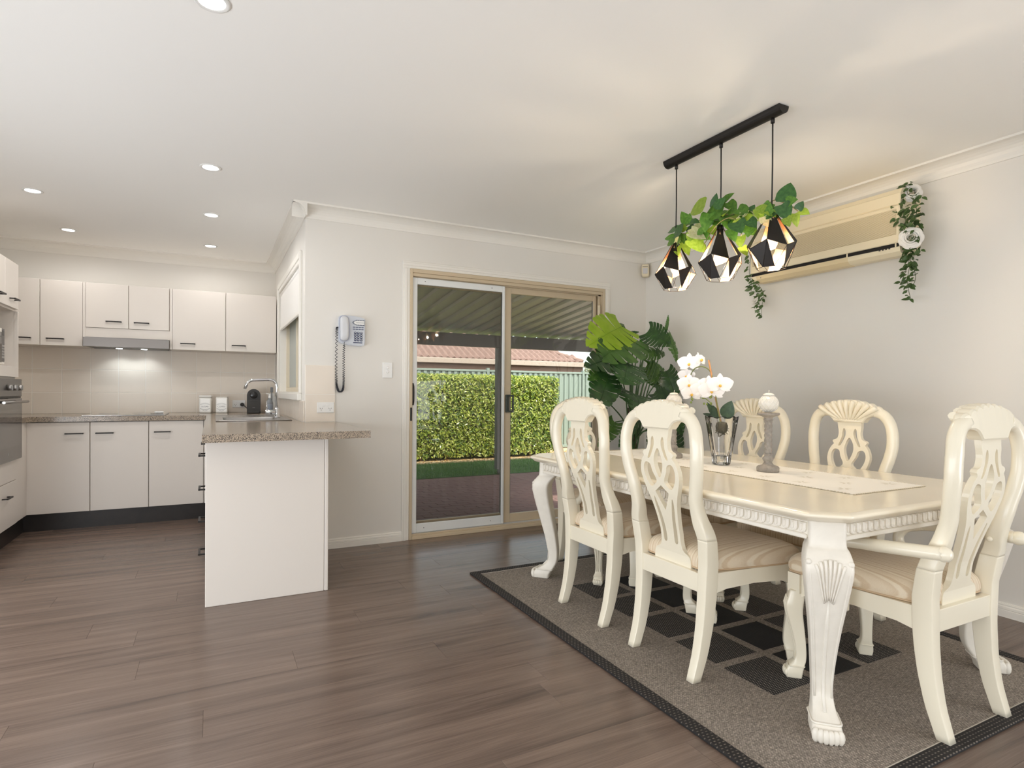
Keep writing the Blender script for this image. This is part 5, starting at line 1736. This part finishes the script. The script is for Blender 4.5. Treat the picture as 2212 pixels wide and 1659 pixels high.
for i, (b, t, yb, yt, wf, c, nr) in enumerate(ML):
    B_, T_ = mp_(b[0], b[1], yb), mp_(t[0], t[1], yt)
    l_ = (T_-B_).length
    if (B_+MB_).x > XR-.15:
        B_.x = XR-.15-MB_.x
    if (T_+MB_).x > XR-.10:
        T_.x = XR-.10-MB_.x
    place_leaf('leaf', MM[(c, i % 2)], mon, B_, B_+(T_-B_)*1.08, l_*(.12+wf*.86), nr)
    q0 = Vector((random.uniform(-.03, .03), random.uniform(-.03, .03), min(B_.z-.12, random.uniform(.45, .95))))
    mid = (q0+B_)/2+Vector((-(B_.x-q0.x)*.12, 0, .06))
    G().tube(spline([tuple(q0), tuple(mid), tuple(B_)], 5), [.007]*4+[.0055]*4+[.0045]*3, 6).obj('petiole', STM, mon)
# ------------------------------------------------------------------ outdoors
GZ = -.12
PAV = M('red_brown_paver', (128, 97, 92), .8, var=(12, .15), bump=(60, .2))
pat = struct('path_patio', G().box(.72, 14, YD+.14, 8.0, GZ-.1, GZ-.012), M('paver_sand', (96, 74, 68), .95), 'red-brown brick paved patio outside the door', 'patio')
pvm = G().cbox(-.112, .112, -.055, .055, -.012, 0, .003).mesh('paver', PAV)
cnt = 0
rest = G()
for j in range(31):
    yy = 4.62+j*.115
    if yy > 7.95:
        break
    for i in range(60):
        xx = .84+i*.2285+(j % 2)*.114
        if xx > 13.8:
            break
        lo, hi = yy*.31+.02, yy*.735
        if lo < xx < hi and cnt < 300:
            link('paver', pvm, pat, (xx, yy, GZ-.002*random.random()))
            cnt += 1
        else:
            rest.box(xx-.112, xx+.112, yy-.055, yy+.055, GZ-.012, GZ-.001)
o = rest.obj('paver_rest', PAV, pat); o['kind'] = 'stuff'
G().box(.72, 14, YD+.14, 4.56, GZ-.012, GZ+.0).obj('door_step', PAV, pat)

lawn = struct('ground_lawn', G().box(-6, 20, 8.0, 9.56, GZ-.1, GZ-.005), M('lawn_base', (66, 92, 48), .95, var=(8, .3)), 'strip of mown lawn beyond the patio', 'lawn')
gr = G()
rn = random.Random(2)
for i in range(16000):
    x, y = rn.uniform(1.8, 8.0), rn.uniform(8.0, 9.6)
    a = rn.uniform(0, 6.28); h = rn.uniform(.015, .04)
    dx, dy = math.cos(a)*.004, math.sin(a)*.004
    lx, ly = rn.uniform(-.015, .015), rn.uniform(-.015, .015)
    gr.add([(x-dx, y-dy, GZ-.006), (x+dx, y+dy, GZ-.006), (x+lx, y+ly, GZ+h)], [(0, 1, 2)])
o = gr.obj('grass_blades', M('grass_green', (92, 124, 66), .7), lawn); o['kind'] = 'stuff'
bed = struct('ground_bed', G().box(-6, 20, 9.56, 11.3, GZ-.1, GZ+.01), M('dry_mulch', (196, 168, 132), .95, var=(30, .3), bump=(40, .6)), 'strip of dry mulch under the hedge', 'garden bed')
lt = G()
for i in range(1500):
    x, y = rn.uniform(2, 8), rn.uniform(9.55, 10.5)
    a = rn.uniform(0, 6.28); s_ = rn.uniform(.015, .03)
    u = Vector((math.cos(a), math.sin(a), .3))*s_; v = Vector((-math.sin(a), math.cos(a), .1))*s_*.5
    c = Vector((x, y, GZ+.018))
    lt.add([c-u, c-v, c+u, c+v], [(0, 1, 2, 3)])
o = lt.obj('leaf_litter', M('dry_leaf', (186, 140, 88), .9, var=(4, .3)), bed); o['kind'] = 'stuff'
struct('ground_far', G().box(-20, 40, 11.3, 40, GZ-.1, GZ), M('neighbour_ground', (150, 140, 120), .95), 'ground of the neighbouring yard', 'ground')

# --- hedge
hd = thing('hedge', 'clipped sunlit green hedge in front of the metal fence', 'hedge', (3.4, 10.1, GZ))
HXA, HXB, HYA, HYB, HZA, HZB = -2.4, 2.62, -.34, .42, .12, 1.52
HL1 = leafmat('hedge_leaf', (160, 176, 66), (214, 218, 110), .25, .4)
G().box(HXA+.12, HXB-.14, HYA+.16, HYB-.12, .015, HZB-.14).obj('shade_core', M('hedge_core_shade', (40, 44, 22), .95, var=(12, .5)), hd)  # solid dark block, its colour stands in for shade inside the hedge
def hedge_leaves(n, seed):
    g = G()
    rn = random.Random(seed)
    V, F_ = [], []
    for i in range(n):
        q = rn.random()
        wob = .05*math.sin(i*12.9)
        if q < .62:
            p = Vector((rn.uniform(HXA, HXB), HYA+rn.uniform(-.05, .16), HZA-.06+(HZB-HZA+.06)*rn.random()**.85)); nr = Vector((0, -1, .3))
        elif q < .84:
            p = Vector((rn.uniform(HXA, HXB), rn.uniform(HYA, HYB), HZB+rn.uniform(-.12, .045))); nr = Vector((0, -.2, 1))
        else:
            p = Vector((HXB+rn.uniform(-.14, .05), rn.uniform(HYA, HYB), rn.uniform(HZA, HZB))); nr = Vector((1, -.2, .2))
        nr = (nr+Vector((rn.uniform(-1, 1), rn.uniform(-1, 1), rn.uniform(-.8, .9)))).normalized()
        a = nr.orthogonal().normalized()
        a = Matrix.Rotation(rn.uniform(0, 6.28), 3, nr) @ a
        b = nr.cross(a)
        l, w = rn.uniform(.022, .042), rn.uniform(.009, .016)
        o = len(V)
        V += [tuple(p-a*l), tuple(p-b*w+nr*.004), tuple(p+a*l), tuple(p+b*w+nr*.004)]
        F_ += [(o, o+1, o+2), (o, o+2, o+3)]
    me = bpy.data.meshes.new('foliage')
    me.from_pydata(V, [], F_)
    return me
for sd, mt, n in ((1, HL1, 26000), (2, leafmat('hedge_leaf_pale', (176, 180, 96), (216, 210, 150), .25, .3), 9000), (3, leafmat('hedge_leaf_dark', (76, 102, 34), (108, 130, 50), .4, .25), 15000)):
    me = hedge_leaves(n, sd)
    me.materials.append(mt)
    o = link('foliage', me, hd); o['kind'] = 'stuff'
rn = random.Random(5)
for i in range(14):
    x = HXA+.2+i*.36+rn.uniform(-.08, .08)
    y = HYA+.2+rn.uniform(-.05, .1)
    g = G()
    for q in range(3):
        g.tube([(x, y, .01), (x+rn.uniform(-.06, .06), y-.03, .2), (x+rn.uniform(-.2, .2), y+rn.uniform(-.12, .05), .55)], [.018, .014, .006], 6)
    g.obj('trunk', M('hedge_bark', (150, 122, 92), .9, var=(30, .3)), hd)

# --- fence
FEN = M('grey_green_steel', (124, 134, 125), .45)
fe = thing('fence', 'grey-green corrugated steel fence behind the hedge', 'fence', (0, 11.0, GZ))
fz = 1.60-GZ
posts = [5.08-2.365*2, 5.08-2.365, 5.08, 7.445, 7.445+2.365, 7.445+4.73]
for x in posts:
    G().cbox(x-.03, x+.03, -.035, .035, 0, fz+.02, .004).obj('post', FEN, fe)
for a, b in zip(posts, posts[1:]):
    G().cbox(a+.03, b-.03, -.028, .028, fz-.06, fz-.018, .005).obj('top_rail', FEN, fe)
    G().cbox(a+.03, b-.03, -.028, .028, .03, .09, .005).obj('bottom_rail', FEN, fe)
    n = 3
    for q in range(n):
        x0 = a+.03+(b-a-.06)*q/n; x1 = a+.03+(b-a-.06)*(q+1)/n
        pts = []
        m_ = 6
        p_ = (x1-x0)/m_
        for r_ in range(m_):
            xx = x0+r_*p_
            pts += [(xx, .012), (xx+p_*.28, .012), (xx+p_*.40, -.016), (xx+p_*.88, -.016)]
        pts.append((x1, .012))
        g = G()
        vs = [(x, y, .06) for x, y in pts]+[(x, y, fz-.03) for x, y in pts]
        k = len(pts)
        g.add(vs, [(i, i+1, k+i+1, k+i) for i in range(k-1)])
        g.add([(x, y+.002, z) for x, y, z in vs], [(k+i, k+i+1, i+1, i) for i in range(k-1)])
        g.obj('sheet', FEN, fe)

# --- patio cover
PC = thing('patio_cover', 'patio cover with corrugated steel roof, grey beam and post', 'patio cover', (3.0, 8.0, GZ))
GREYB = M('grey_painted_beam', (116, 112, 110), .5)
zb_ = 1.795-GZ
G().cbox(-4, 9, -.03, .03, zb_, zb_+.185, .004).obj('beam', GREYB, PC)
G().cbox(.885-.048, .885+.048, -.048, .048, .07, zb_, .004).tube([(.885, 0, 0), (.885, 0, .08)], .02, 10).obj('post', GREYB, PC)
G().cbox(6.3-.048, 6.3+.048, -.048, .048, .0, zb_, .004).obj('post', GREYB, PC)
RFM = M('grey_white_roof_steel', (196, 198, 198), .38, metal=.12)
for s_ in range(11):
    x0 = -2.29+s_*.84
    pts = []
    for r_ in range(4):
        xx = x0+r_*.21
        pts += [(xx, 0), (xx+.105, 0), (xx+.118, .032), (xx+.197, .032)]
    pts.append((x0+.84, 0))
    k = len(pts)
    ya, yb_ = 4.30-8.0, .25
    za, zb2 = 2.42-GZ, 1.985-GZ
    vs = [(x, ya, za+z) for x, z in pts]+[(x, yb_, zb2+z) for x, z in pts]
    g = G().add(vs, [(i, i+1, k+i+1, k+i) for i in range(k-1)])
    g.add([(x, y, z+.003) for x, y, z in vs], [(k+i, k+i+1, i+1, i) for i in range(k-1)])
    g.obj('roof_sheet', RFM, PC)

# --- the neighbour's house over the fence
nh = thing('neighbour_house', 'neighbouring house with terracotta tiled roof and cream gutter', 'house', (6.0, 13.0, GZ))
zg = 1.80-GZ
TERR = M('weathered_terracotta', (126, 100, 91), .8, var=(9, .18))
GUT = M('cream_gutter', (160, 143, 131), .45)
G().box(-7, 2.60, .35, 6, 0, zg-.15).obj('wall', M('brown_brick_wall', (150, 112, 96), .9), nh)
G().box(-7, 2.70, .02, .35, zg-.13, zg-.11).obj('soffit', M('brown_soffit', (120, 88, 72), .8), nh)
G().box(-7, 2.80, .0, .03, zg-.135, zg+.02).obj('fascia', M('brown_fascia', (112, 84, 70), .7), nh)
G().cbox(-7, 2.86, -.11, 0, zg, zg+.125, .012).obj('gutter', GUT, nh)
for i in range(45):
    G().cbox(-6.9+i*.2125, -6.89+i*.2125, -.113, -.11, zg+.055, zg+.068, .001).obj('gutter_slot', M('gutter_slot_brown', (120, 90, 70), .8), nh)
G().cbox(2.05, 2.15, .15, .25, 0, zg-.1, .003).obj('downpipe', GUT, nh)
pt_ = .1625
sec = [(0, 0), (.35*pt_, .045), (.5*pt_, .052), (.65*pt_, .040), (pt_, 0)]
tl = G()
A = [(x, -.02, z) for x, z in sec]; B = [(x, .42, z+.02) for x, z in sec]
tl.add(A+B, [(i, i+1, 6+i, 5+i) for i in range(4)])
A2 = [(x, -.02, z-.028) for x, z in sec]
tl.add(A+A2, [(i+1, i, 5+i, 6+i) for i in range(4)])
B2 = [(x, .42, z-.008) for x, z in sec]
tl.add(A2+B2, [(i+1, i, 5+i, 6+i) for i in range(4)])
tlm = tl.mesh('roof_tile', TERR)
sl = math.atan2(.135, .30)
for r_ in range(6):
    for i in range(44):
        x = 2.78-r_*.32-(i+1)*pt_
        if x < -4.2:
            break
        link('roof_tile', tlm, nh, (x, .02+r_*.30, zg+.13+r_*.135), (sl, 0, 0))
G().add([(-7, .0, zg+.10), (2.7, .0, zg+.10), (1.0, 1.8, zg+.9), (-7, 1.8, zg+.9)], [(0, 1, 2, 3)]).add([(2.78, .0, zg+.10), (2.78, 6, zg+.10), (1.0, 1.8, zg+.9)], [(0, 1, 2)]).obj('roof_underlay', M('roof_underlay', (110, 78, 66), .9), nh)
G().tube([(2.80, 0, zg+.15), (1.0, 1.8, zg+.96)], .055, 8).obj('hip_cap', TERR, nh)
# a pale tree beyond the house corner
tr = thing('tree', 'pale leafy tree beyond the corner of the neighbouring roof', 'tree', (10.9, 14.8, GZ))
G().tube([(0, 0, 0), (.05, .02, 1.0), (.0, .1, 1.9)], [.07, .055, .02], 8).obj('trunk', M('hedge_bark', (150, 122, 92), .9), tr)
V, F_ = [], []
rn = random.Random(8)
for i in range(5000):
    a, b_ = rn.uniform(0, 6.28), rn.uniform(-1, 1)
    r_ = .75*rn.random()**.4
    p = Vector((math.cos(a)*math.sqrt(1-b_*b_)*r_, math.sin(a)*math.sqrt(1-b_*b_)*r_, 1.85+b_*r_*.62))
    u = Vector((rn.uniform(-1, 1), rn.uniform(-1, 1), rn.uniform(-1, 1))).normalized()*.045
    v = u.orthogonal().normalized()*.02
    o = len(V); V += [tuple(p-u), tuple(p-v), tuple(p+u), tuple(p+v)]; F_ += [(o, o+1, o+2, o+3)]
me = bpy.data.meshes.new('foliage'); me.from_pydata(V, [], F_); me.materials.append(leafmat('tree_leaf_pale', (150, 156, 116), (190, 190, 150), .5, .3))
o = link('foliage', me, tr); o['kind'] = 'stuff'
